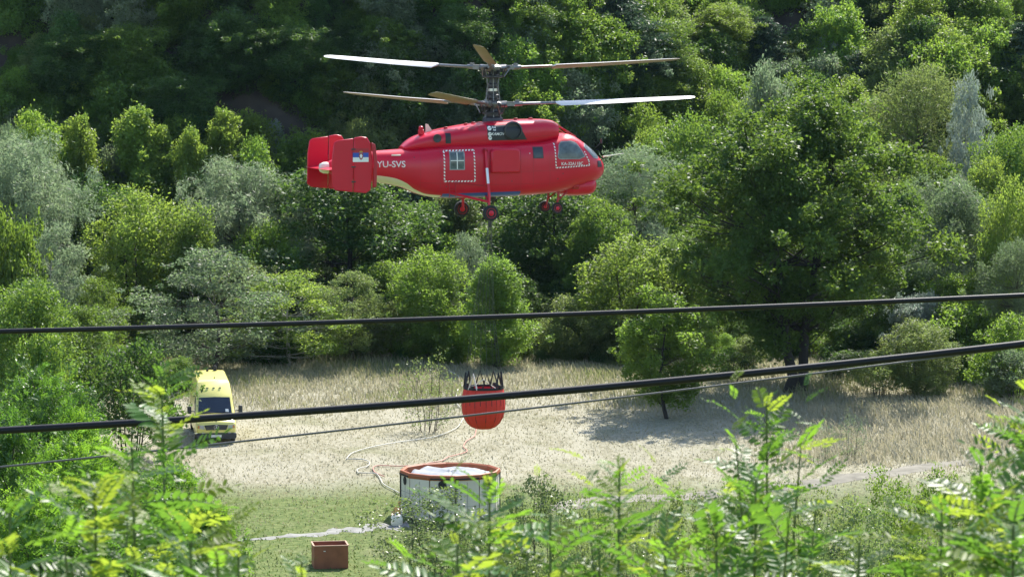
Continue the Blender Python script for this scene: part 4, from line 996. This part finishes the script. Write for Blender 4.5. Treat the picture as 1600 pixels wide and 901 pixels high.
# tail: stabiliser, fins, rudders
MB().prism([(-6.45, 1.98), (-5.35, 1.98), (-5.25, 2.04), (-5.35, 2.12), (-6.45, 2.04)], 'y', -1.75, 1.75).build('stabiliser', RED, HL)
MB().prism([(-6.95, 1.99), (-6.47, 1.97), (-6.47, 2.05)], 'y', -1.7, 1.7).build('elevator', RED, HL)
MB().lathe([(.06, -.14), (.15, -.10), (.21, .02), (.22, .2)], 20, 'x').build('tail_cone', CREAM, HL, True, 60).location = (-6.72, 0, 2.02)
for s in (1, -1):
    fx = lambda q: q
    fin = MB().prism([(-6.03, 1.17), (-5.55, 1.12), (-5.36, 1.25), (-5.28, 2.3), (-5.36, 2.95), (-5.5, 3.18), (-5.72, 3.22), (-6.0, 3.17)], 'y', -s * 1.70, -s * 1.80).build('tail_fin', RED, HL, bevel=.035)
    MB().prism([(-6.86, 1.36), (-6.7, 1.24), (-6.05, 1.17), (-6.02, 3.15), (-6.62, 3.08), (-6.76, 3.0), (-6.84, 2.5)], 'y', -s * 1.715, -s * 1.785).build('rudder', RED, fin, bevel=.03)
    MB().prism([(-5.30, 1.32), (-5.16, 1.36), (-5.12, 2.3), (-5.2, 2.92), (-5.34, 3.0), (-5.25, 2.3)], 'y', -s * 1.72, -s * 1.86).build('slat', REDD, fin, bevel=.02)
    for zz in (1.55, 2.1, 2.75): MB().box((-6.03, -s * 1.8, zz), (.16, .05, .05)).build('hinge', DARKM, fin)
    y0 = -s * 1.806; Y = lambda k: (y0 - s * .004 * k)
    def plate(x0, x1, z0, z1, m, k, nm): MB().add([(x0, Y(k), z0), (x1, Y(k), z0), (x1, Y(k), z1), (x0, Y(k), z1)], [(0, 1, 2, 3)]).build(nm, m, fin)
    fl, fr = Xs(558.5, 1.75), Xs(582, 1.75); f0, f1, f2, f3 = [Zs(v, 1.75) for v in (250.5, 243.5, 236.5, 230)]
    plate(fl, fr, f0, f1, WHITE, 1, 'flag_white_stripe'); plate(fl, fr, f1, f2, BLUE, 1, 'flag_blue_stripe'); plate(fl, fr, f2, f3, REDD, 1, 'flag_red_stripe')
    cm = MB(); cx = fl + (fr - fl) * .52 if s > 0 else fl + (fr - fl) * .48
    cm.add([(cx + a, Y(2.5), Zs(241, 1.75) + b) for a, b in ((-.07, .10), (.07, .10), (.085, -.02), (.05, -.12), (0, -.16), (-.05, -.12), (-.085, -.02))], [tuple(range(7))]); em = cm.build('coat_of_arms', mat('emblem_red', (.35, .05, .05), .5), fin)
    MB().add([(cx + a, Y(3.5), Zs(241, 1.75) + b) for a, b in ((-.02, .06), (.02, .06), (.055, 0), (.02, -.09), (-.02, -.09), (-.055, 0))], [tuple(range(6))]).build('eagle', WHITE, em)
    MB().add([(cx + a, Y(3.0), Zs(241, 1.75) + b) for a, b in ((-.05, .11), (.05, .11), (.07, .17), (.03, .15), (0, .2), (-.03, .15), (-.07, .17))], [tuple(range(7))]).build('crown_emblem', mat('emblem_gold', (.55, .36, .06), .4), em)
# mast, hubs and blades
MAST = []
mm = MB(); mm.lathe([(.42, 3.62), (.38, 3.85), (.30, 3.9), (.30, 4.05), (.24, 4.1), (.2, 4.3), (.2, 4.55), (.26, 4.6), (.26, 4.72), (.17, 4.75), (.17, 5.0), (.22, 5.03), (.22, 5.13), (.15, 5.16), (.15, 5.35), (.2, 5.38), (.2, 5.46), (.13, 5.5), (.13, 5.75)], 20)
mast = mm.build('rotor_mast', DARKM, HL, True, 30)
rd = MB()
for k in range(6):
    a = k * 1.047 + .3; c, q = math.cos(a), math.sin(a)
    rd.tube([(c * .34, q * .34, 3.8), (c * .28, q * .28, 4.3)], .022, 6); rd.tube([(c * .3, q * .3, 4.5), (c * .22, q * .22, 5.1), (c * .3, q * .3, 5.62)], .02, 6)
rd  .build('control_rod', GREYM, mast, True)
MB().lathe([(.2, 4.86), (.2, 4.96)], 18).build('mast_band', SILVER, mast, True, 30)
def rotor(zc, azs, spin):
    hub = MB().lathe([(.2, zc - .16), (.3, zc - .12), (.34, zc - .02), (.34, zc + .05), (.24, zc + .12), (.1, zc + .15)], 18)
    hb = hub.build('rotor_hub', GREYM, HL, True, 30)
    sw = MB().lathe([(.3, zc - .38), (.4, zc - .36), (.4, zc - .30), (.3, zc - .28)], 18).build('swashplate', DARKM, hb, True, 30)
    cl_ = MB()
    for k in range(9):
        a = k * .698 + zc; c, q = math.cos(a), math.sin(a)
        cl_.box((c * .36, q * .36, zc - .1 + .12 * math.sin(k * 2.3)), (.12, .1, .14), Matrix.Rotation(a, 3, 'Z')).tube([(c * .38, q * .38, zc - .34), (c * .5, q * .5, zc + .02)], .02, 6)
    cl_.build('hub_fittings', DARKM, hb)
    for az, cone in azs:
        a = R_(az) - HEAD; rot = Matrix.Rotation(a, 4, 'Z') @ Matrix.Rotation(-R_(cone), 4, 'Y')
        M = Matrix.Translation((0, 0, zc)) @ rot
        arm = MB().tube([(.2, 0, 0), (.55, 0, 0)], [.11, .12], 10).box((.68, 0, 0), (.3, .26, .17)).tube([(.8, 0, 0), (1.15, 0, 0)], [.1, .085], 10).box((.62, .2 * spin, .02), (.1, .3, .06)).tube([(.62, .33 * spin, .02), (.3, .36 * spin, -.34)], .022, 6).box((.95, 0, .1), (.16, .1, .1))
        ar = arm.build('hub_arm', GREYM, hb, True, 30); ar.matrix_local = M
        bm_ = MB(); pitch0 = R_(19) * spin
        st = [(1.1, .14, .07, 0), (2.0, .16, .065, 0), (2.45, .17, .06, 0), (2.6, .52, .06, .06), (4.5, .52, .05, .06), (7.2, .48, .035, .06), (7.75, .40, .025, .04), (7.93, .2, .012, 0)]
        K = 12
        for (rr, ch, th, of) in st:
            pt = pitch0 * (1.1 - .45 * rr / 7.9) if rr > 2.5 else pitch0
            for j in range(K):
                t = 2 * math.pi * j / K; cx_, cz = math.cos(t), math.sin(t)
                y = (.5 * cx_ - .2 * (1 - 0)) * ch * spin if rr > 2.5 else .5 * cx_ * ch; z = cz * th * (.75 + .25 * cx_) + .0
                y += 0; bm_.v.append((rr, y * math.cos(pt) - z * math.sin(pt), y * math.sin(pt) + z * math.cos(pt) + .012 * max(rr - 3, 0) ** 1.3))
        for i in range(len(st) - 1):
            for j in range(K): a_, b_ = i * K + j, i * K + (j + 1) % K; bm_.f.append((a_, b_, b_ + K, a_ + K))
        bm_.f.append(tuple(range(K))[::-1]); bm_.f.append(tuple((len(st) - 1) * K + j for j in range(K)))
        bo = bm_.build('rotor_blade', BLADED if abs(az - 260) < 12 else BLADEW, HL, True, 50); bo.matrix_local = M
        me = bo.data; me.materials.append(BLADEU); me.materials.append(GREYM)
        for p in me.polygons:
            if p.center.x < 2.45: p.material_index = 2
            elif p.normal.z < -.05: p.material_index = 0 if abs(az - 260) < 12 else 1
rotor(5.74, ((23, 1.9), (147, 2.9), (266, 5.2)), -1)
rotor(4.36, ((11, 1.4), (139, 2.3), (255, 3.0)), 1)
# undercarriage
def wheel(x, y, r, w, z=None):
    z = r if z is None else z
    k = MB().lathe([(r * .55, -w / 2), (r * .86, -w / 2), (r * .97, -w * .36), (r, -w * .12), (r, w * .12), (r * .97, w * .36), (r * .86, w / 2), (r * .55, w / 2)], 28, 'y').build('wheel', RUBBER, HL, True, 30); k.location = (x, y, z)
    MB().lathe([(r * .1, -w * .66), (r * .2, -w * .64), (r * .34, -w * .5), (r * .54, -w * .47), (r * .62, -w * .54), (r * .62, w * .54), (r * .54, w * .47), (r * .3, w * .45), (r * .18, w * .6), (r * .1, w * .62)], 20, 'y').build('rim', RED, k, True, 30)
    b = MB()
    for j in range(6): a = j * 1.047; b.lathe([(r * .035, -w * .5), (r * .035, w * .5)], 6, 'y', (math.cos(a) * r * .38, 0, math.sin(a) * r * .38))
    b.build('hub_bolt', DARKM, k)
MX = (767 - 770) / 38.77 - .603
for s in (1, -1):
    y = -s * 1.75; xg = -.68
    wheel(xg, y, .305, .2)
    MB().tube([(xg, y + s * .16, .305), (xg, y + s * .16, .7), (xg + .02, y + s * .2, .95)], [.05, .05, .06], 8).tube([(xg, y + s * .16, .305), (xg, y, .305)], .04, 8).build('axle_leg', RED, HL, True)
    st = MB().tube([(xg + .02, y + s * .2, .9), (xg - .02, y + s * .52, 2.62)], [.055, .05], 10).build('shock_strut', RED, HL, True)
    MB().tube([(xg + .003, y + s * .29, 1.40), (xg - .013, y + s * .395, 1.98)], .062, 10).build('strut_sleeve', SILVER, st, True)
    MB().tube([(xg - .02, y + s * .52, 2.60), (xg - .02, y + s * .62, 2.66)], .09, 10).build('strut_mount', REDD, st, True)
    MB().tube([(xg, y + s * .16, .72), (xg - 1.35, -s * 1.05, 1.05)], [.045, .05], 8).tube([(xg, y + s * .16, .72), (xg + .1, -s * .9, .92)], .045, 8).build('brace', RED, HL, True)
    MB().tube([(xg - 1.45, -s * 1.21, 1.5), (xg - 1.45, -s * 1.21, .9)], .015, 6).tube([(xg - 1.2, -s * 1.21, 1.5), (xg - 1.2, -s * 1.21, .9)], .015, 6).tube([(xg - 1.45, -s * 1.21, 1.2), (xg - 1.2, -s * 1.21, 1.2)], .015, 6).tube([(xg - 1.2, -s * 1.21, 1.45), (xg - .1, -s * 1.22, 1.3)], .015, 6).build('step', REDD, HL)
    xn = 2.36; yn = -s * .7
    wheel(xn, yn, .225, .15, .40)
    MB().tube([(xn, yn + s * .12, .40), (xn + .08, yn + s * .13, .72), (xn + .12, yn + s * .14, 1.12)], [.035, .04, .05], 8).tube([(xn, yn + s * .12, .4), (xn, yn, .4)], .03, 8).tube([(xn + .08, yn + s * .13, .7), (xn + .5, yn + s * .16, 1.05)], .03, 8).build('nose_leg', REDD, HL, True)
MB().lathe([(.12, .72), (.12, .9), (.04, .62)][::1], 12).build('cargo_hook', DARKM, HL, True)

# ------------------------------------------------------------------ firefighting bucket
BO = mat('orange_red_fabric', (.72, .035, .020), .7, bump=.25, var=.12, scale=4)
BI = mat('bucket_lining', (.42, .012, .03), .7, var=.1)
STRAP = mat('black_webbing', (.015, .015, .016), .7, var=.3, scale=20)
ROPE = mat('dark_rope', (.09, .085, .08), .7, var=.2, scale=30)
LIGHTS = mat('pale_strap', (.72, .62, .55), .6)
bc = P(755.5, 670, 110.4)
BK = empty('water_bucket', bc); tag(BK, 'orange-red helicopter water bucket hanging on long ropes over the meadow', 'bucket')
prof = [(.02, 0), (.28, .02), (.48, .10), (.64, .25), (.76, .47), (.825, .74), (.845, 1.0), (.825, 1.26), (.78, 1.48), (.745, 1.62)]
n0 = 24; m = MB()
for r_, z_ in prof:
    for j in range(n0 * 4):
        a = 2 * math.pi * j / (n0 * 4); q = r_ * (1 + .022 * abs(math.sin(a * n0 / 2)) - .012); m.v.append((q * math.cos(a), q * math.sin(a), z_))
kk = n0 * 4
for i in range(len(prof) - 1):
    for j in range(kk): a, b = i * kk + j, i * kk + (j + 1) % kk; m.f.append((a, b, b + kk, a + kk))
m.f.append(tuple(range(kk))[::-1]); sh = m.build('shell', BO, BK, True, 60)
MB().lathe([(.70, 1.1), (.74, 1.4), (.755, 1.63)], 48, cap=False).build('lining', BI, BK, True, 60)
MB().lathe([(.765, 1.56), (.785, 1.60), (.765, 1.66), (.735, 1.64), (.735, 1.58), (.765, 1.56)], 48, cap=False).build('rim_band', STRAP, BK, True, 60)
for j in range(n0):
    a = 2 * math.pi * (j + .5) / n0; c, q = math.cos(a), math.sin(a)
    for z0, z1 in ((.95, 1.22), (.36, .52)):
        if z0 < .5 and j % 2: continue
        p = [(c * (float(np.interp(z, [b for _, b in prof], [b for b, _ in prof])) * 1.006), q * (float(np.interp(z, [b for _, b in prof], [b for b, _ in prof])) * 1.006), z) for z in np.linspace(z0 + .05 * math.sin(j * 3), z1, 4)]
        MB().tube(p, .013, 5).build('slit', STRAP, BK)
    if j % 2 == 0: MB().tube([(c * r_ * 1.012, q * r_ * 1.012, z_) for r_, z_ in prof[1:]], .008, 4).build('seam', mat('seam_thread', (.35, .03, .015), .8) if j == 0 else bpy.data.materials['seam_thread'], BK)
for j in range(8):
    a = 2 * math.pi * j / 8 + .2; c, q = math.cos(a), math.sin(a); w = .26
    l = MB().tube([(.76 * math.cos(a - w), .76 * math.sin(a - w), 1.58), (.69 * c, .69 * q, 2.2), (.76 * math.cos(a + w), .76 * math.sin(a + w), 1.58)], .034, 6).build('frame_strap', STRAP if j not in (5,) else LIGHTS, BK)
    if j % 2: MB().box((.77 * c, .77 * q, 1.66), (.1, .1, .16), Matrix.Rotation(a, 3, 'Z')).build('strap_buckle', STRAP, BK)
    MB().tube([(.69 * c, .69 * q, 2.2), (.42 * c, .42 * q, 4.4), (.05 * c + .25, .05 * q - .1, 7.9)], .007, 5).build('suspension_rope', ROPE, BK)
MB().tube([(-.55, -.5, 1.6), (0, -.72, 2.0), (.52, -.52, 1.6)], .022, 6).build('carry_strap', LIGHTS, BK)
hk = HL.matrix_basis @ Vector((.05, 0, .66)) - bc
MB().tube([(.25, -.1, 7.9), tuple(hk)], .02, 6).build('sling_cable', ROPE, BK)
MB().tube([(.25, -.1, 7.8), (.25, -.1, 8.02)], .07, 8).build('swivel', DARKM, BK)

# ------------------------------------------------------------------ dip tank
TC = gpt(702, 815); TC = Vector((TC.x, TC.y + 2.0, float(hgt(TC.x, TC.y + 2)))); 
TK = empty('dip_tank', TC, .12); tag(TK, 'low round portable water tank of white panels with an orange-red rim', 'tank')
PANEL = mat('white_panel', (.64, .59, .49), .6, bump=.1, var=.12, scale=2)
RIMO = mat('orange_rim', (.33, .088, .030), .6, bump=.1, var=.12, scale=3)
LINER = mat('tank_liner', (.42, .06, .03), .7, var=.1)
GLITTER = mat('white_foam', (.30, .31, .32), .4, bump=.7, var=.1, scale=3)  # pale colour stands for white glitter on the water
SEAMM = mat('panel_joint', (.30, .29, .27), .7)
NT = 12; RT = 2.06; HT = 1.78
ang = [2 * math.pi * k / NT for k in range(NT + 1)]
for k in range(NT):
    a0, a1 = ang[k] + .012, ang[k + 1] - .012
    o = [(RT * math.cos(a), RT * math.sin(a)) for a in (a0, a1)]; i = [((RT - .05) * math.cos(a), (RT - .05) * math.sin(a)) for a in (a0, a1)]
    pn = MB().prism([o[0], o[1], i[1], i[0]], 'z', -.12, HT - .2).build('panel', PANEL, TK)
    am = (a0 + a1) / 2; ca, sa = math.cos(am), math.sin(am); ap = RT * math.cos(math.pi / NT)
    Mz = Matrix.Rotation(am, 3, 'Z')
    MB().box((ca * (ap + .012), sa * (ap + .012), HT * .52), (.012, RT * .5, .014), Mz).box((ca * (ap + .012), sa * (ap + .012), HT * .27), (.012, RT * .5, .014), Mz).box((ca * (ap + .012), sa * (ap + .012), HT * .45), (.012, .014, HT * .75), Mz).build('panel_seam', SEAMM, pn)
    if k % 2 == 0:
        cap = MB().lathe([(.17, 0), (.17, .03), (.12, .035), (.02, .02)], 18, 'x').build('port', RUBBER, pn, True, 30); cap.location = (ca * (ap + .005), sa * (ap + .005), HT * .78); cap.rotation_euler = (0, 0, am)
        MB().box((ca * (ap + .02), sa * (ap + .02), HT * .72), (.03, .12, .05), Mz).build('bracket', RUBBER, pn)
    if k % 3 == 0: MB().tube([(RT * 1.012 * math.cos(a0), RT * 1.012 * math.sin(a0), HT - .12), (RT * 1.012 * math.cos(a0), RT * 1.012 * math.sin(a0), .05)], .03, 6).build('strap', STRAP, pn)
    q = MB(); ring = [(RT + .02, HT - .22), (RT + .055, HT - .13), (RT + .035, HT - .02), (RT - .03, HT), (RT - .10, HT - .05), (RT - .09, HT - .3)]
    for a in (ang[k], ang[k + 1]):
        for r_, z_ in ring: q.v.append((r_ * math.cos(a), r_ * math.sin(a), z_))
    for j in range(6): q.f.append((j, (j + 1) % 6, (j + 1) % 6 + 6, j + 6))
    q.build('rim_tube', RIMO, TK)
    if k in (8, 9, 10, 6): MB().box((ca * (ap + .065), sa * (ap + .065), HT - .155), (.05, RT * .48, .06), Mz).build('rim_strap', STRAP, TK)
MB().lathe([(RT - .12, .3), (RT - .10, HT - .06)], 48, cap=False).build('liner', LINER, TK, True, 60)
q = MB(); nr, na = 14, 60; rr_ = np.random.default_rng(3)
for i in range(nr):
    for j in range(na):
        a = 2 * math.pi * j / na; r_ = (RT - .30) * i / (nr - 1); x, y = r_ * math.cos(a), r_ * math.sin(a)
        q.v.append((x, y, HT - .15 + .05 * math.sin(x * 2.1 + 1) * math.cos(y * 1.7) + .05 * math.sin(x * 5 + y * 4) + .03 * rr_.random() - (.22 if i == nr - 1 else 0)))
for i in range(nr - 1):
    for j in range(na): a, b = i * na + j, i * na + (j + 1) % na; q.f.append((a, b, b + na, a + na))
q.build('foam', GLITTER, TK, True, 60)  # lumpy sheet shaped to stand for the glittering water surface
# orange sack and pale container leaning at the tank foot
SACK = mat('orange_sack', (.65, .30, .09), .7, bump=.3, var=.15, scale=5)
b0 = gpt(616, 818); b0.y += .2
e = MB().lathe([(.28, 0), (.33, .12), (.30, .35), (.2, .62), (.10, .86), (.03, 1.0)], 14).build('orange_sack', SACK, None, True, 60); e.location = (b0.x, b0.y, b0.z); e.scale = (.62, .8, 1); e.rotation_euler = (0, .22, .3)
for v in e.data.vertices: v.co.x += .05 * math.sin(v.co.z * 9 + v.co.y * 6); v.co.y += .04 * math.sin(v.co.z * 7 + v.co.x * 9)
tag(e, 'crumpled orange sack leaning against the left foot of the tank', 'sack')
e = MB().lathe([(.20, 0), (.24, .06), (.24, .36), (.18, .44), (.08, .48), (.08, .54)], 18).build('canister', CREAM, None, True, 40); e.location = (b0.x + .12, b0.y - .55, b0.z); tag(e, 'small cream canister on the wet ground beside the orange sack', 'canister')

# ------------------------------------------------------------------ hoses
HW = mat('white_hose', (.50, .48, .41), .6, var=.1, scale=6)
HP = mat('pink_hose', (.46, .20, .15), .6, var=.15, scale=6)
def hose(pts, r, m, label):
    g3 = [gpt(*p) for p in pts]; X = np.array([[p.x, p.y] for p in g3]); t = np.concatenate([[0], np.cumsum(np.linalg.norm(np.diff(X, axis=0), axis=1))])
    tt = np.linspace(0, t[-1], 70); x = pch(t, X[:, 0], tt); y = pch(t, X[:, 1], tt); z = hgt(x, y) + r * 1.1 + .05
    o = MB().tube(list(zip(x, y, z)), r, 8).build('hose', m, None, True); tag(o, label, 'hose', 'hoses lying on the meadow'); return o
hose([(624, 772), (598, 757), (592, 746), (585, 741), (561, 741), (558, 735), (575, 730), (578, 725), (560, 719), (541, 719), (548, 711), (563, 705), (620, 693), (690, 681), (716, 668), (724, 655)], .024, HW, 'long white hose snaking from the tank over the dry grass')
hose([(720, 640), (712, 628), (715, 612), (722, 606), (716, 590), (700, 580)], .034, HW, 'short white hose lying behind the bucket')
hose([(745, 668), (742, 682), (728, 692), (724, 700), (730, 706), (712, 713), (700, 716), (690, 722), (672, 725), (650, 729), (620, 730), (595, 729), (583, 732), (585, 739), (600, 746)], .024, HP, 'pink hose looping from behind the bucket to the tank')

# ------------------------------------------------------------------ open steel box
RUST = mat('rusty_steel', (.30, .105, .050), .7, bump=.3, var=.3, scale=3)
RUSTP = mat('worn_steel_edge', (.42, .26, .17), .6, var=.2, scale=5)
cb = gpt(514, 888); cb.y += .55
CB = empty('steel_box', (cb.x, cb.y, float(hgt(cb.x, cb.y))), .16); tag(CB, 'open brown rusty steel box standing on the grass at the lower left', 'box')
W_, D_, H_ = 1.30, 1.05, .86
for (c, d) in (((0, -D_ / 2, H_ / 2), (W_, .03, H_)), ((0, D_ / 2, H_ / 2), (W_, .03, H_)), ((-W_ / 2 + .015, 0, H_ / 2), (.03, D_ - .034, H_)), ((W_ / 2 - .015, 0, H_ / 2), (.03, D_ - .034, H_)), ((0, 0, .05), (W_ - .07, D_ - .04, .03))): MB().box(c, d).build('side_plate', RUST, CB)
for (c, d) in (((0, -D_ / 2, H_ + .012), (W_ + .03, .06, .03)), ((0, D_ / 2, H_ + .012), (W_ + .03, .06, .03)), ((-W_ / 2, 0, H_ + .013), (.06, D_ - .062, .03)), ((W_ / 2, 0, H_ + .013), (.06, D_ - .062, .03))): MB().box(c, d).build('rim', RUSTP, CB)
MB().box((-.25, -D_ / 2 - .02, H_ * .78), (.08, .02, .03)).build('tag_plate', WHITE, CB)

# ------------------------------------------------------------------ yellow van
VY = mat('yellow_van_paint', (.79, .71, .20), .32, var=.05, scale=1, coat=.4)
BUMP = mat('dark_plastic', (.035, .038, .045), .6, var=.2, scale=8)
LAMP = mat('lamp_glass', (.45, .46, .45), .15, var=.2, scale=20)
VG = mat('van_glass', (.012, .02, .035), .05, var=.5, scale=1.2, spec=.8)
vp = gpt(338, 694)
VN = empty('van', (vp.x, vp.y, vp.z), R_(9.5)); tag(VN, 'yellow high-roof van parked facing the camera on the dry grass', 'van')
VN.scale = (1, 1, 1.05); VN.rotation_euler = (math.atan2(float(hgt(vp.x, vp.y + 4) - hgt(vp.x, vp.y)), 4), 0, R_(9.5))
ST = [(0, .42, .90, .86, .80), (.06, .36, 1.0, .92, .86), (.3, .34, 1.10, .955, .88), (.82, .34, 1.24, .965, .90), (1.42, .34, 1.98, .965, .84), (1.55, .34, 2.10, .965, .83), (2.05, .34, 2.56, .965, .76), (2.4, .34, 2.62, .965, .75), (5.5, .34, 2.64, .965, .75), (5.58, .4, 2.58, .94, .72)]
m = MB(); SEC = 9
for (y, zb, zt, hb, ht) in ST:
    ring = [(-hb, zb + .08), (-hb * .96, zb), (hb * .96, zb), (hb, zb + .08), (hb, zb + (min(zt, 1.2) - zb) * .8), (ht + .02 if zt > 1.3 else hb * .985, zt - .07), (ht - .06, zt), (0, zt + .03), (-(ht - .06), zt), (-(ht + .02) if zt > 1.3 else -hb * .985, zt - .07), (-hb, zb + (min(zt, 1.2) - zb) * .8)]
    for x, z in ring: m.v.append((x, y, z))
K = 11
for i in range(len(ST) - 1):
    for j in range(K): a, b = i * K + j, i * K + (j + 1) % K; m.f.append((a, b, b + K, a + K))
m.f.append(tuple(range(K))[::-1]); m.f.append(tuple((len(ST) - 1) * K + j for j in range(K)))
m.build('body', VY, VN, bevel=.03)
def slope(x, t, y0=.82, z0=1.24, y1=1.42, z1=1.98, off=.03): return (x, y0 + (y1 - y0) * t - off * .75, z0 + (z1 - z0) * t + .03 * (1 - (x / .8) ** 2) + off * .6)
gl = MB().add([slope(-.80, .03), slope(0, .03), slope(.80, .03), slope(.735, .93), slope(0, .93), slope(-.735, .93)], [(0, 1, 4, 5), (1, 2, 3, 4)]).build('windscreen', VG, VN)
for sx in (-1, 1): MB().tube([slope(sx * .02, .05, off=.045), slope(sx * .55, .09, off=.045)], .012, 5).build('wiper', RUBBER, gl)
MB().add([slope(.5, .1, off=.05), slope(.66, .1, off=.05), slope(.64, .26, off=.05), slope(.5, .26, off=.05)], [(0, 1, 2, 3)]).build('paper_sheet', WHITE, gl)
MB().prism([(-.56, .88), (-.48, .66), (.48, .66), (.56, .88), (0, .91)], 'y', .06, -.03).build('grille', BUMP, VN, bevel=.01)
gb = MB()
for k in range(3): gb.box((0, -.04, .71 + k * .06), (1.0 - .02 * k, .02, .012))
gb.build('grille_bar', GREYM, VN)
em = MB(); rng_ = [(.105 * math.cos(a), -.055, .78 + .105 * math.sin(a)) for a in np.linspace(0, 2 * math.pi, 25)]; em.tube(rng_, .012, 6)
for k in range(3): a = math.pi / 2 + k * 2.0944; em.tube([(0, -.055, .78), (.10 * math.cos(a), -.055, .78 + .10 * math.sin(a))], [.022, .006], 5)
em.build('star_emblem', SILVER, VN)
lm = MB().lathe([(.035, 0), (.035, .01)], 12, 'y', (0, -.0, 1.02)).build('bonnet_badge', GREYM, VN); lm.location = (0, .06, .03)
for sx in (-1, 1):
    hl = MB().prism([(sx * .57, .88), (sx * .86, .90), (sx * .90, .74), (sx * .53, .68)], 'y', .1, -.005).build('headlight', LAMP, VN, bevel=.015)
    MB().prism([(sx * .78, .87), (sx * .85, .88), (sx * .88, .76), (sx * .79, .74)], 'y', .0, -.016).build('indicator', mat('amber_lens', (.6, .25, .03), .3) if sx < 0 else bpy.data.materials['amber_lens'], hl)
    MB().tube([(sx * .95, .95, 1.38), (sx * 1.16, .9, 1.42)], .025, 6).build('mirror_arm', BUMP, VN)
    mr = MB().box((sx * 1.21, .9, 1.46), (.2, .12, .34)).build('mirror', BUMP, VN, bevel=.03)
    fw = MB().prism([(.95, 1.28), (1.48, 1.9), (1.95, 1.9), (1.95, 1.28)], 'x', sx * .96, sx * .974)
    for i_, v_ in enumerate(fw.v): fw.v[i_] = (v_[0] - sx * max(v_[2] - 1.28, 0) * .16, v_[1], v_[2])
    fw.build('side_window', VG, VN)
    for yw in (1.0, 4.5):
        w = MB().lathe([(.2, -.11), (.31, -.11), (.335, -.08), (.335, .08), (.31, .11), (.2, .11)], 24, 'x').build('wheel', RUBBER, VN, True, 30); w.location = (sx * .85, yw, .335)
        MB().lathe([(.05, -.12), (.19, -.105), (.2, .105), (.05, .12)], 18, 'x').build('rim', GREYM, w, True, 30)
    MB().lathe([(.07, 0), (.07, .02)], 12, 'y', (sx * .62, -.06, .5)).build('fog_lamp', LAMP, VN)
MB().prism([(-.93, .53), (-.97, .36), (-.9, .24), (.9, .24), (.97, .36), (.93, .53)], 'y', .22, -.07).build('bumper', BUMP, VN, bevel=.03)
MB().box((0, -.08, .40), (.5, .012, .11)).build('number_plate', WHITE, VN)
for x in (-.3, 0, .3): MB().box((x, 1.78, 2.335), (.1, .05, .035)).build('marker_lamp', BUMP, VN)
MB().lathe([(.09, 0), (.09, .2), (.06, .24)], 12, c=(.28, 5.2, 2.66)).build('roof_beacon', RUBBER, VN, True, 40)
MB().lathe([(.06, 0), (.06, .12)], 10, c=(-.1, 5.0, 2.66)).build('roof_vent', RUBBER, VN, True, 40)

# ------------------------------------------------------------------ overhead cables
CABM = mat('cable_sheath', (.006, .006, .008), .5, var=.2, scale=40, spec=.3)
WIREM = mat('bare_wire', (.11, .105, .10), .45, .3, var=.2, scale=30)
def cable(pts, d, r, m, label):
    us = np.array([p[0] for p in pts], float); vs = np.array([p[1] for p in pts], float); c = np.polyfit(us, vs, 2); u = np.linspace(-2600, 4200, 120)
    o = MB().tube([P(q, float(np.polyval(c, q)), d) for q in u], r, 12).build('overhead_cable', m, None, True); tag(o, label, 'cable', 'overhead cables crossing in front of the view'); return o
cable([(0, 518), (400, 506), (800, 494), (1200, 480), (1600, 461)], 27, .0245, CABM, 'upper black overhead cable crossing below the helicopter')
cable([(0, 672), (400, 648), (800, 617), (1200, 580), (1600, 537)], 24, .0315, CABM, 'thickest glossy black cable crossing in front of the bucket')
cable([(0, 729), (400, 687), (800, 641), (1200, 592), (1600, 541)], 25, .0095, WIREM, 'thin grey wire running just under the thickest cable')

# ------------------------------------------------------------------ thin summer haze over the valley
hz = MB().box((0, 60, 25), (460, 520, 62)).build('haze', None); tag(hz, 'thin bluish summer haze filling the valley', kind='stuff')
hm, hn, hl_ = nodes('haze_air'); hn.remove(hn['Principled BSDF']); pv = hn.new('ShaderNodeVolumePrincipled')
pv.inputs['Color'].default_value = (.50, .74, 1, 1); pv.inputs['Density'].default_value = .00003; pv.inputs['Anisotropy'].default_value = .2
hl_.new(pv.outputs[0], hn['Material Output'].inputs['Volume']); hz.data.materials.append(hm)
